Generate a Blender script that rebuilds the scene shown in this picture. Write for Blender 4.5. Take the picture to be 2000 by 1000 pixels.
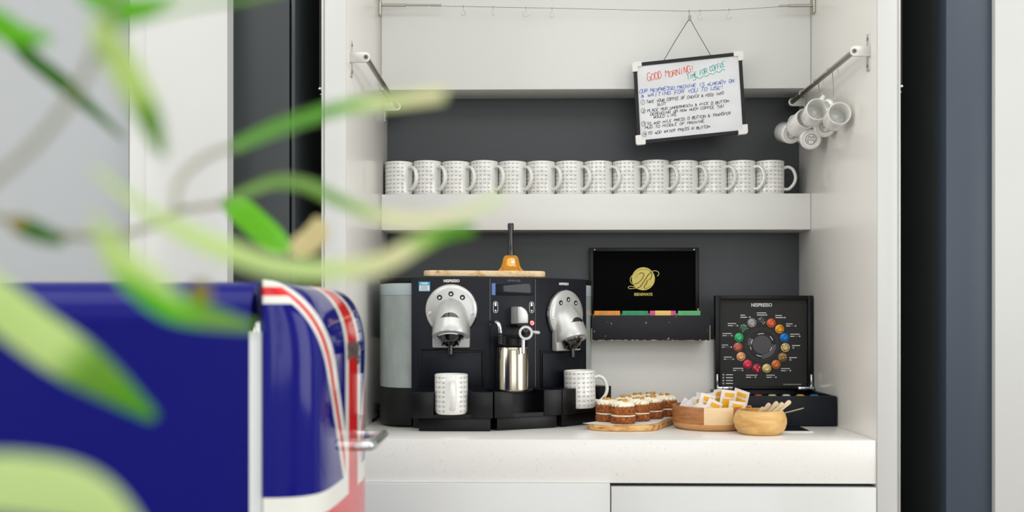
import bpy, bmesh, math, random
from mathutils import Vector, Matrix
random.seed(7)
S = bpy.context.scene
for o in list(bpy.data.objects): bpy.data.objects.remove(o)
PI = math.pi
# ---------------------------------------------------------------- camera
TH = 0.0185; F = 1944.444; HOR = 617; CZ = 1.2
cd = bpy.data.cameras.new('camera'); cam = bpy.data.objects.new('camera', cd); S.collection.objects.link(cam)
cam.location = (0, 0, CZ); cam.rotation_euler = (PI/2, 0, TH)
cd.lens = 35; cd.sensor_width = 36; cd.shift_y = 0.0585; cd.clip_start = 0.02
cd.dof.use_dof = True; cd.dof.focus_distance = 2.68; cd.dof.aperture_fstop = 2.55
S.camera = cam
# ---------------------------------------------------------------- light
w = bpy.data.worlds.new('world'); S.world = w; w.use_nodes = True
bg = w.node_tree.nodes['Background']; bg.inputs[0].default_value = (0.92, 0.96, 1.0, 1); bg.inputs[1].default_value = 1.0
def area(name, loc, rot, sx, sy, power, col=(1, 1, 1)):
    l = bpy.data.lights.new(name, 'AREA'); l.shape = 'RECTANGLE'; l.size = sx; l.size_y = sy; l.energy = power; l.color = col
    o = bpy.data.objects.new(name, l); S.collection.objects.link(o); o.location = loc; o.rotation_euler = rot
    return o
area('window_daylight', (0.9, -3.3, 1.65), (math.radians(90), 0, 0), 3.4, 1.7, 44, (0.96, 0.98, 1.0))
area('side_fill_light', (3.12, 0.2, 1.6), (math.radians(90), 0, math.radians(90)), 2.6, 1.7, 52, (0.95, 0.975, 1.0))  # added fill before a solid wall, brightens the cupboard's left inner side
area('side_fill_light', (-3.12, 0.2, 1.75), (math.radians(90), 0, math.radians(-90)), 2.6, 1.5, 52, (1.0, 0.98, 0.95))  # matching added fill, no window here; brightens the right inner side
LAMPS = [(-1.25, 1.0), (0.2, 1.0), (1.65, 1.0), (-1.5, -1.4), (0.1, -1.4), (1.7, -1.4)]
for i, (lx, ly) in enumerate(LAMPS):
    area('ceiling_light_glow', (lx, ly, 2.755), (0, 0, 0), 1.3, 1.2, 15 if ly > 0 else 10, (1.0, 0.995, 0.99))
S.view_settings.view_transform = 'Standard'; S.view_settings.look = 'None'
S.view_settings.exposure = -0.27; S.view_settings.gamma = 1
S.view_settings.use_curve_mapping = False
# ---------------------------------------------------------------- helpers
def P(px, py, Y):
    xc = (px-1000)/F; yc = (HOR-py)/F
    dx = -math.sin(TH)+math.cos(TH)*xc; dy = math.cos(TH)+math.sin(TH)*xc
    t = Y/dy
    return Vector((t*dx, Y, CZ+yc*t))
def X(px, Y): return P(px, 500, Y).x
def Z(py, Y, px=1036): return P(px, py, Y).z
def lin(r, g, b):
    f = lambda c: (c/255/12.92 if c/255 <= .04045 else ((c/255+.055)/1.055)**2.4)
    return (f(r), f(g), f(b), 1)
MATS = {}
def mat(name, col, rough=.5, metal=0, coat=0, emis=None, es=0, bump=None, noise=None, trans=0, alpha=1, spec=.5, sub=0):
    if name in MATS: return MATS[name]
    m = bpy.data.materials.new(name); m.use_nodes = True; nt = m.node_tree; b = nt.nodes['Principled BSDF']
    b.inputs['Base Color'].default_value = lin(*col); b.inputs['Roughness'].default_value = rough
    b.inputs['Metallic'].default_value = metal; b.inputs['Coat Weight'].default_value = coat
    b.inputs['Coat Roughness'].default_value = .05; b.inputs['Specular IOR Level'].default_value = spec
    b.inputs['Transmission Weight'].default_value = trans; b.inputs['Alpha'].default_value = alpha
    if sub:
        b.inputs['Subsurface Weight'].default_value = sub; b.inputs['Subsurface Scale'].default_value = .004
    if emis: b.inputs['Emission Color'].default_value = lin(*emis); b.inputs['Emission Strength'].default_value = es
    if bump or noise:
        tc = nt.nodes.new('ShaderNodeTexCoord')
    if bump:
        n = nt.nodes.new('ShaderNodeTexNoise'); n.inputs['Scale'].default_value = bump[0]; n.inputs['Detail'].default_value = 3
        bp = nt.nodes.new('ShaderNodeBump'); bp.inputs['Strength'].default_value = bump[1]; bp.inputs['Distance'].default_value = bump[2]
        nt.links.new(tc.outputs['Object'], n.inputs['Vector']); nt.links.new(n.outputs[0], bp.inputs['Height']); nt.links.new(bp.outputs[0], b.inputs['Normal'])
    if noise:   # (scale vector, other colours [(pos,col)...], detail)
        mp = nt.nodes.new('ShaderNodeMapping'); mp.inputs['Scale'].default_value = noise[0]
        n = nt.nodes.new('ShaderNodeTexNoise'); n.inputs['Scale'].default_value = 1; n.inputs['Detail'].default_value = noise[2]
        if len(noise) > 3: n.inputs['Distortion'].default_value = noise[3]
        cr = nt.nodes.new('ShaderNodeValToRGB'); e = cr.color_ramp.elements
        e[0].position = noise[1][0][0]; e[0].color = lin(*noise[1][0][1]); e[1].position = noise[1][-1][0]; e[1].color = lin(*noise[1][-1][1])
        for p_, c_ in noise[1][1:-1]:
            q = e.new(p_); q.color = lin(*c_)
        nt.links.new(tc.outputs['Object'], mp.inputs[0]); nt.links.new(mp.outputs[0], n.inputs['Vector'])
        nt.links.new(n.outputs[0], cr.inputs[0]); nt.links.new(cr.outputs[0], b.inputs['Base Color'])
    MATS[name] = m; return m
def cat(pts, n=8):
    pts = [Vector(p) for p in pts]; q = [2*pts[0]-pts[1]]+pts+[2*pts[-1]-pts[-2]]; out = []
    for i in range(1, len(q)-2):
        a, b, c, d = q[i-1:i+3]
        for k in range(n):
            t = k/n; out.append(.5*((2*b)+(c-a)*t+(2*a-5*b+4*c-d)*t*t+(3*b-a-3*c+d)*t**3))
    out.append(pts[-1]); return out
class MB:
    def __init__(s, M=None): s.v = []; s.f = []; s.m = []; s.M = M; s.mi = 0
    def add(s, vs, fs, T=None):
        k = len(s.v)
        for p in vs:
            p = Vector(p)
            if T is not None: p = T @ p
            if s.M is not None: p = s.M @ p
            s.v.append(p)
        for f in fs: s.f.append([i+k for i in f]); s.m.append(s.mi)
        return s
    def frombm(s, bm, T=None):
        bm.verts.ensure_lookup_table(); bm.verts.index_update()
        s.add([v.co.copy() for v in bm.verts], [[v.index for v in f.verts] for f in bm.faces], T); bm.free(); return s
    def box(s, x0, x1, y0, y1, z0, z1, bev=0, T=None, seg=2):
        bm = bmesh.new(); bmesh.ops.create_cube(bm, size=1)
        for v in bm.verts: v.co = Vector(((x0+x1)/2+v.co.x*(x1-x0), (y0+y1)/2+v.co.y*(y1-y0), (z0+z1)/2+v.co.z*(z1-z0)))
        if bev: bmesh.ops.bevel(bm, geom=list(bm.edges), offset=bev, segments=seg, affect='EDGES', profile=.5)
        return s.frombm(bm, T)
    def prism(s, poly, z0, z1, bev=0, T=None, seg=2):
        bm = bmesh.new(); a = [bm.verts.new((x, y, z0)) for x, y in poly]; b = [bm.verts.new((x, y, z1)) for x, y in poly]; n = len(poly)
        bm.faces.new(a[::-1]); bm.faces.new(b)
        for i in range(n): bm.faces.new((a[i], a[(i+1) % n], b[(i+1) % n], b[i]))
        bmesh.ops.recalc_face_normals(bm, faces=bm.faces)
        if bev:
            ed = [e for e in bm.edges if abs(e.verts[0].co.z-e.verts[1].co.z) < 1e-9]
            bmesh.ops.bevel(bm, geom=ed, offset=bev, segments=seg, affect='EDGES', profile=.5)
        return s.frombm(bm, T)
    def lathe(s, prof, seg=32, T=None, jit=0):
        vs = []; fs = []; n = len(prof)
        for i, (r, z) in enumerate(prof):
            for k in range(seg):
                a = 2*PI*k/seg; rr = max(r, 1e-5)+(random.uniform(-jit, jit) if r > 1e-3 else 0)
                vs.append((rr*math.cos(a), rr*math.sin(a), z+(random.uniform(-jit, jit)*.5 if r > 1e-3 else 0)))
        for i in range(n-1):
            for k in range(seg):
                a = i*seg+k; b = i*seg+(k+1) % seg; fs.append((a, b, b+seg, a+seg))
        if prof[0][0] > 1e-4: fs.append(list(range(seg))[::-1])
        if prof[-1][0] > 1e-4: fs.append([(n-1)*seg+k for k in range(seg)])
        return s.add(vs, fs, T)
    def cyl(s, p0, p1, r0, r1=None, seg=16, T=None):
        r1 = r0 if r1 is None else r1; p0 = Vector(p0); p1 = Vector(p1); d = p1-p0; L = d.length
        R = Matrix.Translation(p0) @ d.to_track_quat('Z', 'Y').to_matrix().to_4x4()
        if T is not None: R = T @ R
        b = min(.0006, r0*.2, r1*.2, L*.3)
        return s.lathe([(0, 0), (r0-b, 0), (r0, b), (r1, L-b), (r1-b, L), (0, L)], seg, R)
    def tube(s, pts, r, seg=8, N=None, flat=1, T=None, closed=False):
        pts = [Vector(p) for p in pts]; n = len(pts); R = r if hasattr(r, '__len__') else [r]*n
        vs = []; fs = []; up = Vector(N) if N is not None else None
        for i in range(n):
            t = (pts[min(i+1, n-1)]-pts[max(i-1, 0)])
            if closed: t = pts[(i+1) % n]-pts[(i-1) % n]
            t.normalize()
            if N is None:
                if up is None: up = t.orthogonal()
                up = (up-t*up.dot(t)).normalized()
            else: up = (Vector(N)-t*Vector(N).dot(t)).normalized()
            sd = t.cross(up)
            for k in range(seg):
                a = 2*PI*k/seg; vs.append(pts[i]+sd*(R[i]*math.cos(a))+up*(R[i]*flat*math.sin(a)))
        for i in range(n if closed else n-1):
            j = (i+1) % n
            for k in range(seg): a = i*seg+k; b = i*seg+(k+1) % seg; c = j*seg+k; d = j*seg+(k+1) % seg; fs.append((a, b, d, c))
        if not closed: fs.append(list(range(seg))[::-1]); fs.append([(n-1)*seg+k for k in range(seg)])
        return s.add(vs, fs, T)
    def blob(s, c, r, sub=2, jit=.1, sc=(1, 1, 1)):
        bm = bmesh.new(); bmesh.ops.create_icosphere(bm, subdivisions=sub, radius=1)
        for v in bm.verts:
            v.co = Vector(c)+Vector((v.co.x*sc[0], v.co.y*sc[1], v.co.z*sc[2]))*r*(1+random.uniform(-jit, jit))
        return s.frombm(bm)
    def build(s, name, mats, parent=None, label=None, cat_=None, group=None, kind=None, smooth=True, ang=38):
        if not isinstance(mats, (list, tuple)): mats = [mats]
        me = bpy.data.meshes.new(name); vs = s.v
        if parent is not None and parent.get('_w') is not None:
            off = Vector(parent['_w']); vs = [v-off for v in vs]
        me.from_pydata([tuple(v) for v in vs], [], s.f)
        for m in mats: me.materials.append(m)
        me.polygons.foreach_set('material_index', s.m)
        bm = bmesh.new(); bm.from_mesh(me); bmesh.ops.recalc_face_normals(bm, faces=bm.faces); bm.to_mesh(me); bm.free()
        if smooth:
            me.polygons.foreach_set('use_smooth', [True]*len(me.polygons)); me.set_sharp_from_angle(angle=math.radians(ang))
        me.update()
        o = bpy.data.objects.new(name, me); S.collection.objects.link(o)
        if parent is not None:
            o.parent = parent
            if parent.get('_w') is not None: o['_w'] = parent['_w']
        if label: o['label'] = label
        if cat_: o['category'] = cat_
        if group: o['group'] = group
        if kind: o['kind'] = kind
        return o
def thing(name, label, cat_, loc=(0, 0, 0), group=None, world=True):
    o = bpy.data.objects.new(name, None); S.collection.objects.link(o); o.location = loc; o['label'] = label; o['category'] = cat_
    o.empty_display_size = .02
    if group: o['group'] = group
    if world: o['_w'] = list(loc)      # parts are written in world coordinates
    return o
def kids(o): return [c for c in bpy.data.objects if c.parent == o]
def dup(o, loc=None, rot=None, label=None, parent=None):
    c = o.copy(); S.collection.objects.link(c)
    if parent is not None: c.parent = parent
    if loc is not None: c.location = loc
    if rot is not None: c.rotation_euler = rot
    if label: c['label'] = label
    for k in kids(o): dup(k, parent=c)
    return c
def frame(px_or_x, y, ang):   # local x along the panel, local y inwards, z up
    return Matrix.Translation((px_or_x, y, 0)) @ Matrix.Rotation(ang, 4, 'Z')
def text_mesh(txt, size, bold=0, sx=1, shear=0, align='CENTER'):
    c = bpy.data.curves.new('t', 'FONT'); c.body = txt; c.size = size; c.offset = bold; c.align_x = align; c.shear = shear; c.resolution_u = 3
    o = bpy.data.objects.new('t', c); S.collection.objects.link(o); bpy.context.view_layer.update()
    me = bpy.data.meshes.new_from_object(o.evaluated_get(bpy.context.evaluated_depsgraph_get()))
    vs = [Vector((v.co.x*sx, 0, v.co.y)) for v in me.vertices]; fs = [list(p.vertices) for p in me.polygons]
    bpy.data.objects.remove(o); bpy.data.curves.remove(c); bpy.data.meshes.remove(me)
    return vs, fs
def put_text(mb, txt, size, loc, bold=0, sx=1, shear=0, align='CENTER', rot=0):
    vs, fs = text_mesh(txt, size, bold, sx, shear, align)
    R = Matrix.Translation(loc) @ Matrix.Rotation(rot, 4, 'Y')
    mb.add(vs, fs, R)
def disc(mb, c, r, seg=20, r0=0, a0=0, a1=2*PI):   # flat disc or ring sector facing -y (xz plane)
    c = Vector(c); full = abs(a1-a0-2*PI) < 1e-6; n = seg+1; vs = []; fs = []
    if full and r0 == 0:
        mb.add([c+Vector((r*math.cos(2*PI*k/seg), 0, r*math.sin(2*PI*k/seg))) for k in range(seg)], [list(range(seg))]); return
    for i in range(n):
        a = a0+(a1-a0)*i/seg
        vs += [c+Vector((r*math.cos(a), 0, r*math.sin(a))), c+Vector((r0*math.cos(a), 0, r0*math.sin(a)))]
    for i in range(n-1): fs.append((2*i, 2*i+1, 2*i+3, 2*i+2) if r0 > 0 else (2*i, 2*i+1, 2*i+2))
    mb.add(vs, fs)
def stroke(mb, pts, w):      # flat ribbon in the xz plane; w half width (or list)
    pts = [Vector(p) for p in pts]; n = len(pts); W = w if hasattr(w, '__len__') else [w]*n; vs = []
    for i in range(n):
        t = pts[min(i+1, n-1)]-pts[max(i-1, 0)]; nn = Vector((-t.z, 0, t.x))
        if nn.length < 1e-9: nn = Vector((0, 0, 1))
        nn.normalize(); vs += [pts[i]+nn*W[i], pts[i]-nn*W[i]]
    mb.add(vs, [(2*i, 2*i+1, 2*i+3, 2*i+2) for i in range(n-1)])
# ---------------------------------------------------------------- materials
white = mat('white_laminate', (229, 230, 227), .32, coat=.15, bump=(40, .05, .001))
framew = mat('frame_white', (204, 205, 203), .35, coat=.1, bump=(40, .05, .001))
whitepaint = mat('white_paint', (228, 228, 222), .6)
sidewhite = mat('side_laminate', (240, 238, 233), .28, coat=.3)
quartz = mat('pale_quartz', (229, 227, 220), .25, noise=((160, 160, 160), [(.24, (222, 220, 213)), (.34, (238, 237, 233)), (.8, (240, 239, 235))], 2))
backmat = mat('charcoal_back', (58, 61, 65), .42, bump=(300, .05, .0005))
slate = mat('slate_laminate', (58, 68, 82), .4)
slate_d = mat('slate_dark', (44, 50, 52), .45)
blackm = mat('black_plastic', (11, 12, 15), .36, spec=.28)
blackg = mat('black_gloss', (14, 15, 18), .12, coat=.5)
navyb = mat('blue_black_plastic', (12, 16, 26), .4, spec=.25)
steel = mat('brushed_steel', (190, 186, 176), .38, metal=1)
chrome = mat('chrome', (215, 217, 220), .08, metal=1)
silver = mat('silver_plastic', (200, 201, 200), .32, metal=.45)
ceramic = mat('white_ceramic', (238, 238, 234), .12, coat=.5)
inkm = mat('black_print', (52, 52, 52), .4)
whitep = mat('white_print', (235, 235, 232), .5)
screwm = mat('screw_steel', (130, 126, 118), .3, metal=1)
blackv = mat('black_velvet', (5, 5, 7), .9, spec=.1)
gold = mat('gold_foil', (214, 196, 104), .45, metal=.3)
# ---------------------------------------------------------------- room
def struct(name, mb, m): return mb.build(name, m, kind='structure')
Yf = 2.254; Yb = 2.90; Ys = 2.78
XL = X(677, Yf); XR = X(1712, Yf)
struct('floor', MB().box(-3.2, 3.2, -3.6, 3.1, -.05, 0), mat('grey_floor', (160, 156, 150), .5, bump=(12, .1, .002)))
struct('ceiling', MB().box(-3.2, 3.2, -3.6, 3.1, 2.8, 2.85), whitepaint)
struct('wall_back', MB().box(-3.2, 3.2, 2.94, 3.1, 0, 2.8), whitepaint)
struct('wall_left', MB().box(-3.3, -3.2, -3.6, 3.1, 0, 2.8), whitepaint)
struct('wall_right', MB().box(3.2, 3.3, -3.6, 3.1, 0, 2.8), mat('warm_paint', (205, 196, 180), .6))
wr = MB(); wr.box(-3.2, 3.2, -3.7, -3.6, 0, .8).box(-3.2, 3.2, -3.7, -3.6, 2.5, 2.8)
for a, b in ((-3.2, -.8), (.85, .95), (2.6, 3.2)): wr.box(a, b, -3.7, -3.6, .8, 2.5)
struct('wall_rear', wr, whitepaint)
wf = MB()
for a, b in ((-.8, .85), (.95, 2.6)):
    wf.box(a, a+.05, -3.66, -3.6, .8, 2.5); wf.box(b-.05, b, -3.66, -3.6, .8, 2.5); wf.box(a, b, -3.66, -3.6, .8, .86); wf.box(a, b, -3.66, -3.6, 2.44, 2.5)
    wf.box((a+b)/2-.03, (a+b)/2+.03, -3.66, -3.6, .8, 2.5)
struct('window_1', wf, slate)
# side panels of the wall, left to right
greyp = mat('pale_grey_panel', (170, 174, 177), .55, bump=(200, .1, .001))
struct('trim_1', MB().box(-2.2, X(251.5, 2.235), 2.235, 2.93, 0, 2.8), greyp)
colw = MB().box(X(251.5, 2.205)+.001, X(444, 2.205), 2.205, 2.93, 0, 2.8, .002)
struct('trim_2', colw, framew)
struct('trim_3', MB().box(X(285, 2.2), X(444, 2.2), 2.2005, 2.206, 0, 2.8, .001), framew)
xs = X(578, 2.252)
struct('trim_4', MB().box(X(453, 2.25), X(565, 2.25), 2.25, 2.93, 0, 2.8, .001), slate_d)  # same slate as the right panel; reflection difference put into a darker colour
struct('trim_5', MB().box(X(565, 2.25)+.001, xs, 2.253, 2.93, 0, 2.8, .010), mat('slate_satin', (50, 56, 58), .25))
xr = X(1848, 2.25)
struct('trim_6', MB().box(xr, X(1943, 2.25), 2.25, 2.296, 0, 2.8, .001), slate)
struct('trim_7', MB().box(xr+.0005, X(1943, 2.25), 2.2965, 2.93, 0, 2.8, .001), slate_d)
struct('trim_8', MB().box(X(1943.5, 2.235), 2.4, 2.235, 2.93, 0, 2.8, .002), framew)
struct('trim_9', MB().box(xs, XL-.05, 2.925, 2.935, 0, 2.8).box(XR+.055, xr, 2.925, 2.935, 0, 2.8), blackm)
# ---------------------------------------------------------------- cupboard
WT = .92
cup = thing('built_in_cupboard', 'white built-in coffee cupboard with charcoal back panel and one thick shelf', 'cupboard', ((XL+XR)/2, Ys, 0))
MB().box(XL-.018, XL, Yf+.001, 2.92, WT-.3, 2.75, .0005).build('side_panel', sidewhite, cup)
MB().box(XR, XR+.018, Yf+.001, 2.92, WT-.3, 2.75, .0005).build('side_panel', sidewhite, cup)
MB().box(XL+.0005, XR-.0005, Yb, 2.922, WT, 2.75).build('back_panel', backmat, cup, label='charcoal back panel')
zt = Z(174.5, Ys)
MB().box(XL+.0005, XR-.0005, Ys, Yb-.001, zt, 2.75, .0008).build('upper_panel', white, cup)
MB().box(XL+.0005, XR-.0005, Ys, Yb-.001, Z(449, Ys), Z(379, Ys), .0008).build('shelf', white, cup)
MB().box(XL+.0005, XR-.0005, Ys, Yb-.001, WT, Z(664, Ys), .001).build('splashback', quartz, cup)
alu = mat('aluminium_edge', (200, 202, 200), .35, metal=.6)
for sgn, xa, xb in ((-1, X(634, 2.25), XL-.0005), (1, XR+.0005, X(1753, 2.25))):
    fr = MB().box(min(xa, xb), max(xa, xb), 2.25, 2.31, 0, 2.78, .0012).build('face_frame', framew, cup)
    e = xa if sgn < 0 else xb
    MB().box(min(e+sgn*.0012, e+sgn*.003), max(e+sgn*.0012, e+sgn*.003), 2.252, 2.30, 0, 2.78).build('edge_strip', alu, cup)
    MB().box(min(e+sgn*.0038, e+sgn*.0075), max(e+sgn*.0038, e+sgn*.0075), 2.252, 2.30, 0, 2.78, .0008).build('edge_strip', alu, cup)
    # pivot rod of the pocket door
    rx = e+sgn*.0125; m = MB(); zb = Z(172, 2.262)
    m.cyl((rx, 2.262, zb), (rx, 2.262, 2.75), .0022).build('pivot_rod', mat('dark_rod', (60, 50, 44), .3, metal=.8), cup)
    m = MB(); m.blob((rx, 2.26, zb), .0042, 2, 0); m.cyl((rx-sgn*.004, 2.26, zb-.013), (rx, 2.26, zb-.013), .0012); m.build('pivot_stud', chrome, cup)
wt = MB().box(XL+.0005, XR-.0005, Yf, Ys-.0005, WT-.098, WT, .0018).build('worktop', quartz, label='thick pale quartz worktop the coffee machine stands on', cat_='worktop')
zd1 = Z(944.5, 2.245); zd2 = Z(950, 2.25); xm = X(1192.5, 2.25)
for i, (xa, xb, z1, yy, lab) in enumerate(((XL+.003, xm-.0015, zd1, 2.243, 'left base cabinet with plain pale grey door under the worktop'), (xm+.0015, XR-.003, zd2, 2.247, 'right base cabinet with plain pale grey door under the cakes and bowls'))):
    t = thing('base_cabinet', lab, 'cabinet', ((xa+xb)/2, 2.5, 0), 'base cabinets')
    MB().box(xa+.001, xb-.001, yy+.022, 2.88, .08, WT-.103).build('cabinet_body', slate_d, t)
    MB().box(xa, xb, yy, yy+.019, .1, z1, .001).build('door', mat('door_grey', (216, 218, 217), .3, coat=.2), t)
# ---------------------------------------------------------------- wall rails
def rail(side, label):
    xw = XL if side < 0 else XR; xb_ = xw-side*.038; z = Z(106 if side > 0 else 113, 2.305)
    t = thing('hanging_rail', label, 'rail', (xw, 2.3, z), None)
    MB().cyl((xb_, 2.30, z), (xb_, 2.865, z), .0068, seg=20).build('bar', steel, t)
    for y in (2.304, 2.845):
        b = MB(); b.box(min(xw, xw-side*.003), max(xw, xw-side*.003), y-.009, y+.009, z-.043, z+.043, .001)
        # tongue with rounded end, facing the room
        pts = [(0, -.012), (0, .012)]
        for k in range(13):
            a = PI/2-PI*k/12; pts.append((.036+.012*math.cos(a), .012*math.sin(a)))
        T = Matrix(((-side, 0, 0, xw), (0, 0, 1, y-.0135), (0, 1, 0, z), (0, 0, 0, 1)))
        b.prism(pts, 0, .005, .0008, T)
        bo = b.build('bracket', mat('satin_bracket', (205, 204, 200), .35, metal=.55), t)
        MB().cyl((xb_, y-.0155, z), (xb_, y-.0130, z), .0055).build('screw', screwm, bo)
        for dz in (-.031, .031): MB().cyl((xw-side*.002, y, z+dz), (xw-side*.0048, y, z+dz), .0035).build('screw', screwm, bo)
        MB().cyl((xb_, y-.0162, z), (xb_, y-.0154, z), .0022).build('screw_socket', blackm, bo)
    return xb_, z
rxL, rzL = rail(-1, 'brushed steel rail on the left inner side of the cupboard, empty')
rxR, rzR = rail(1, 'brushed steel rail on the right inner side holding small white cups')
# ---------------------------------------------------------------- hanging wire with hooks
zw = Z(12, 2.74); Yw = 2.745
wl = P(745, 11, Yw); wrr = P(1590, 10, Yw)
t = thing('tension_wire', 'thin steel wire stretched across the top of the cupboard between turnbuckles', 'wire', (XL, Yw, zw))
wp = [P(862, 12, Yw), P(1100, 16.5, Yw), P(1346, 22, Yw), P(1430, 19, Yw), P(1525, 13, Yw)]
wps = []
for a, b in zip(wp[:-1], wp[1:]): wps += [a.lerp(b, k/6) for k in range(6)]
wps.append(wp[-1])
MB().tube(wps, .0006, 6).build('wire', mat('wire_steel', (90, 86, 80), .4, metal=.6), t)
def wz(px):
    xx = X(px, Yw)
    for a, b in zip(wp[:-1], wp[1:]):
        if a.x <= xx <= b.x: return a.z+(b.z-a.z)*(xx-a.x)/(b.x-a.x)
    return wp[0].z
m = MB(); a = P(747, 10, Yw)
m.cyl((XL+.001, Yw, a.z), (X(793, Yw), Yw, P(790, 10.5, Yw).z), .0042); m.cyl((X(793, Yw), Yw, a.z), (X(796, Yw), Yw, a.z-.0005), .0025)
m.cyl((X(796, Yw), Yw, a.z-.0005), (X(838, Yw), Yw, a.z-.001), .003); m.cyl((X(839, Yw), Yw, a.z-.001), (X(862, Yw), Yw, a.z-.0015), .0032)
m.build('turnbuckle', steel, t)
m = MB(); a = P(1588, 11, Yw)
m.cyl((X(1540, Yw), Yw, a.z), (XR-.001, Yw, a.z), .0042); m.cyl((X(1521, Yw), Yw, a.z-.001), (X(1539, Yw), Yw, a.z), .003)
m.build('turnbuckle', steel, t)
for x, s_ in ((XL, 1), (XR, -1)):
    MB().box(min(x, x+s_*.006), max(x, x+s_*.006), Yw-.012, Yw+.012, a.z-.022, a.z+.022, .002).build('wall_plate', steel, t)
hooks = [(905, -1, 12, 'open steel hook on the wire, first from the left'), (963, 1, 14, 'narrow steel hook on the wire, second from the left'), (1027, 1, 16, 'wide round steel hook on the wire, third from the left'), (1078, 1, 14, 'steel hook on the wire, fourth from the left'), (1367, 1, 15, 'small steel S-hook on the wire just right of the whiteboard cord'), (1424, 1, 15, 'steel S-hook on the wire near the right turnbuckle')]
for px, sg, n_, lab in hooks:
    z0 = wz(px); x0 = X(px, Yw); w_ = .006 if px != 963 else .003
    if px == 1027: w_ = .009
    pts = [(x0, Yw-.0025, z0+.001), (x0, Yw, z0+.0035), (x0, Yw+.0025, z0), (x0, Yw, z0-.004), (x0, Yw, z0-.009)]
    pts += [(x0+sg*w_*(-math.cos(a)), Yw, z0-.0185-.006*math.sin(a)) for a in [k*PI/6 for k in range(-1, 7)]]
    MB().tube(cat(pts, 5), .0008, 6).build('wire_hook', steel, label=lab, cat_='hook', group='hooks on the tension wire')
# ---------------------------------------------------------------- whiteboard
Yw2 = 2.735
TL = P(1234, 123, Yw2); TR = P(1450, 100, Yw2); BR = P(1460, 262, Yw2); BL = P(1242, 284, Yw2)
wb = thing('whiteboard', 'small hanging whiteboard with handwritten coffee machine instructions and black frame', 'whiteboard', tuple((TL+TR+BR+BL)/4))
def Q(u, v, d=0):   # u,v 0..1 on the board, d towards the camera
    a = TL.lerp(TR, u); b = BL.lerp(BR, u); p = a.lerp(b, v); return Vector((p.x, Yw2-d, p.z))
def qslab(mb, u0, u1, v0, v1, d0, d1):
    vs = [Q(u0, v0, d0), Q(u1, v0, d0), Q(u1, v1, d0), Q(u0, v1, d0), Q(u0, v0, d1), Q(u1, v0, d1), Q(u1, v1, d1), Q(u0, v1, d1)]
    mb.add(vs, [(3, 2, 1, 0), (4, 5, 6, 7), (0, 1, 5, 4), (1, 2, 6, 5), (2, 3, 7, 6), (3, 0, 4, 7)])
m = MB(); qslab(m, .02, .98, .03, .97, -.003, .003); m.build('writing_surface', mat('whiteboard_white', (226, 230, 233), .2, coat=.3, noise=((9, 9, 14), [(.35, (222, 225, 228)), (.6, (232, 235, 238))], 4)), wb)
for uv in ((.06, .94, .012, .052), (.06, .94, .948, .988), (.012, .042, .08, .92), (.958, .988, .08, .92)):
    m = MB(); qslab(m, *uv, -.005, .006); m.build('frame_rail', mat('black_frame', (22, 23, 26), .4, spec=.3), wb)
for (u, v) in ((0, 0), (1, 0), (1, 1), (0, 1)):
    m = MB(); su = 1 if u == 0 else -1; sv = 1 if v == 0 else -1
    A = lambda a, b, d: Q(u+su*a, v+sv*b, d)
    po = [(0, .025), (.006, .008), (.018, 0), (.085, 0), (.085, .058), (.048, .058), (.048, .115), (0, .115)]
    n = len(po); vs = [A(a, b, -.006) for a, b in po]+[A(a, b, .008) for a, b in po]
    m.add(vs, [list(range(n))[::-1], [n+i for i in range(n)]]+[(i, (i+1) % n, n+(i+1) % n, n+i) for i in range(n)])
    m.build('corner_cap', mat('white_plastic', (236, 236, 232), .35), wb)
G = dict(A='002640 1232', B='0006 0636453403 033342413000', C='4536160501103041', D='0006 062644422000', E='46060040 0333', F='460600 0333', G='45361605011030414323',
 H='0006 4046 0343', I='2026', J='4641301001', K='0006 460340', L='060040', M='0006234640', N='00064046', O='163645413010010516', P='0006 063645443303', Q='163645413010010516 2240',
 R='0006 063645443303 2340', S='4536160514334241301001', T='0646 2620', U='060110304146', V='062046', W='0610233046', X='0046 0640', Y='062346 2320', Z='06460040')
G.update({'1': '152620', '2': '05163645440040', '3': '051636453342413010', '4': '30360242', '&': '4005162501103043', '!': '2622 2120', '.': '2021', '[': '0006464000 1424', ']': '0006 2026 4046'})
def handwrite(mb, txt, p0, p1, h, w, d=.0034):
    p0 = Vector(p0); p1 = Vector(p1); dirv = p1-p0; L = dirv.length; dirv.normalize(); up = Vector((dirv.y, -dirv.x)); n = len(txt); cw = L/n
    for i, c in enumerate(txt):
        if c == ' ' or c not in G: continue
        jh = h*random.uniform(.78, 1.1)*(1.25 if i == 0 and h > 12 else 1); jy = random.uniform(-.10, .10)*h
        for pl in G[c].split():
            pts = []
            for k in range(0, len(pl), 2):
                gy = int(pl[k+1])/6+random.uniform(-.07, .07); gx = int(pl[k])/4+random.uniform(-.09, .09)
                q = p0+dirv*(cw*(i+.02+.80*gx+.30*gy))+up*(jh*gy+jy); pts.append(P(q.x, q.y, Yw2-d))
            if len(pts) > 2:
                pp = []
                for a, b in zip(pts[:-1], pts[1:]): pp += [a.lerp(b, .12), a.lerp(b, .5), a.lerp(b, .88)]
                pts = [pts[0]]+pp+[pts[-1]]
            stroke(mb, pts, w)
red = mat('coral_ink', (232, 106, 88), .5); teal = mat('teal_ink', (40, 176, 168), .5); blue = mat('blue_ink', (42, 84, 196), .5); bink = mat('black_ink', (34, 36, 42), .5)
W1 = .00085
m = MB(); handwrite(m, 'GOOD MORNING!', (1265, 159), (1357, 140), 13, W1*1.1); m.build('handwriting', red, wb)
m = MB(); handwrite(m, 'TIME FOR COFFEE', (1343, 156), (1417, 130), 9.5, W1)
ww = [P(1354+62*k/20, 156-20*k/20+(1.3 if k % 4 < 2 else -1.3), Yw2-.0034) for k in range(21)]
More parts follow.
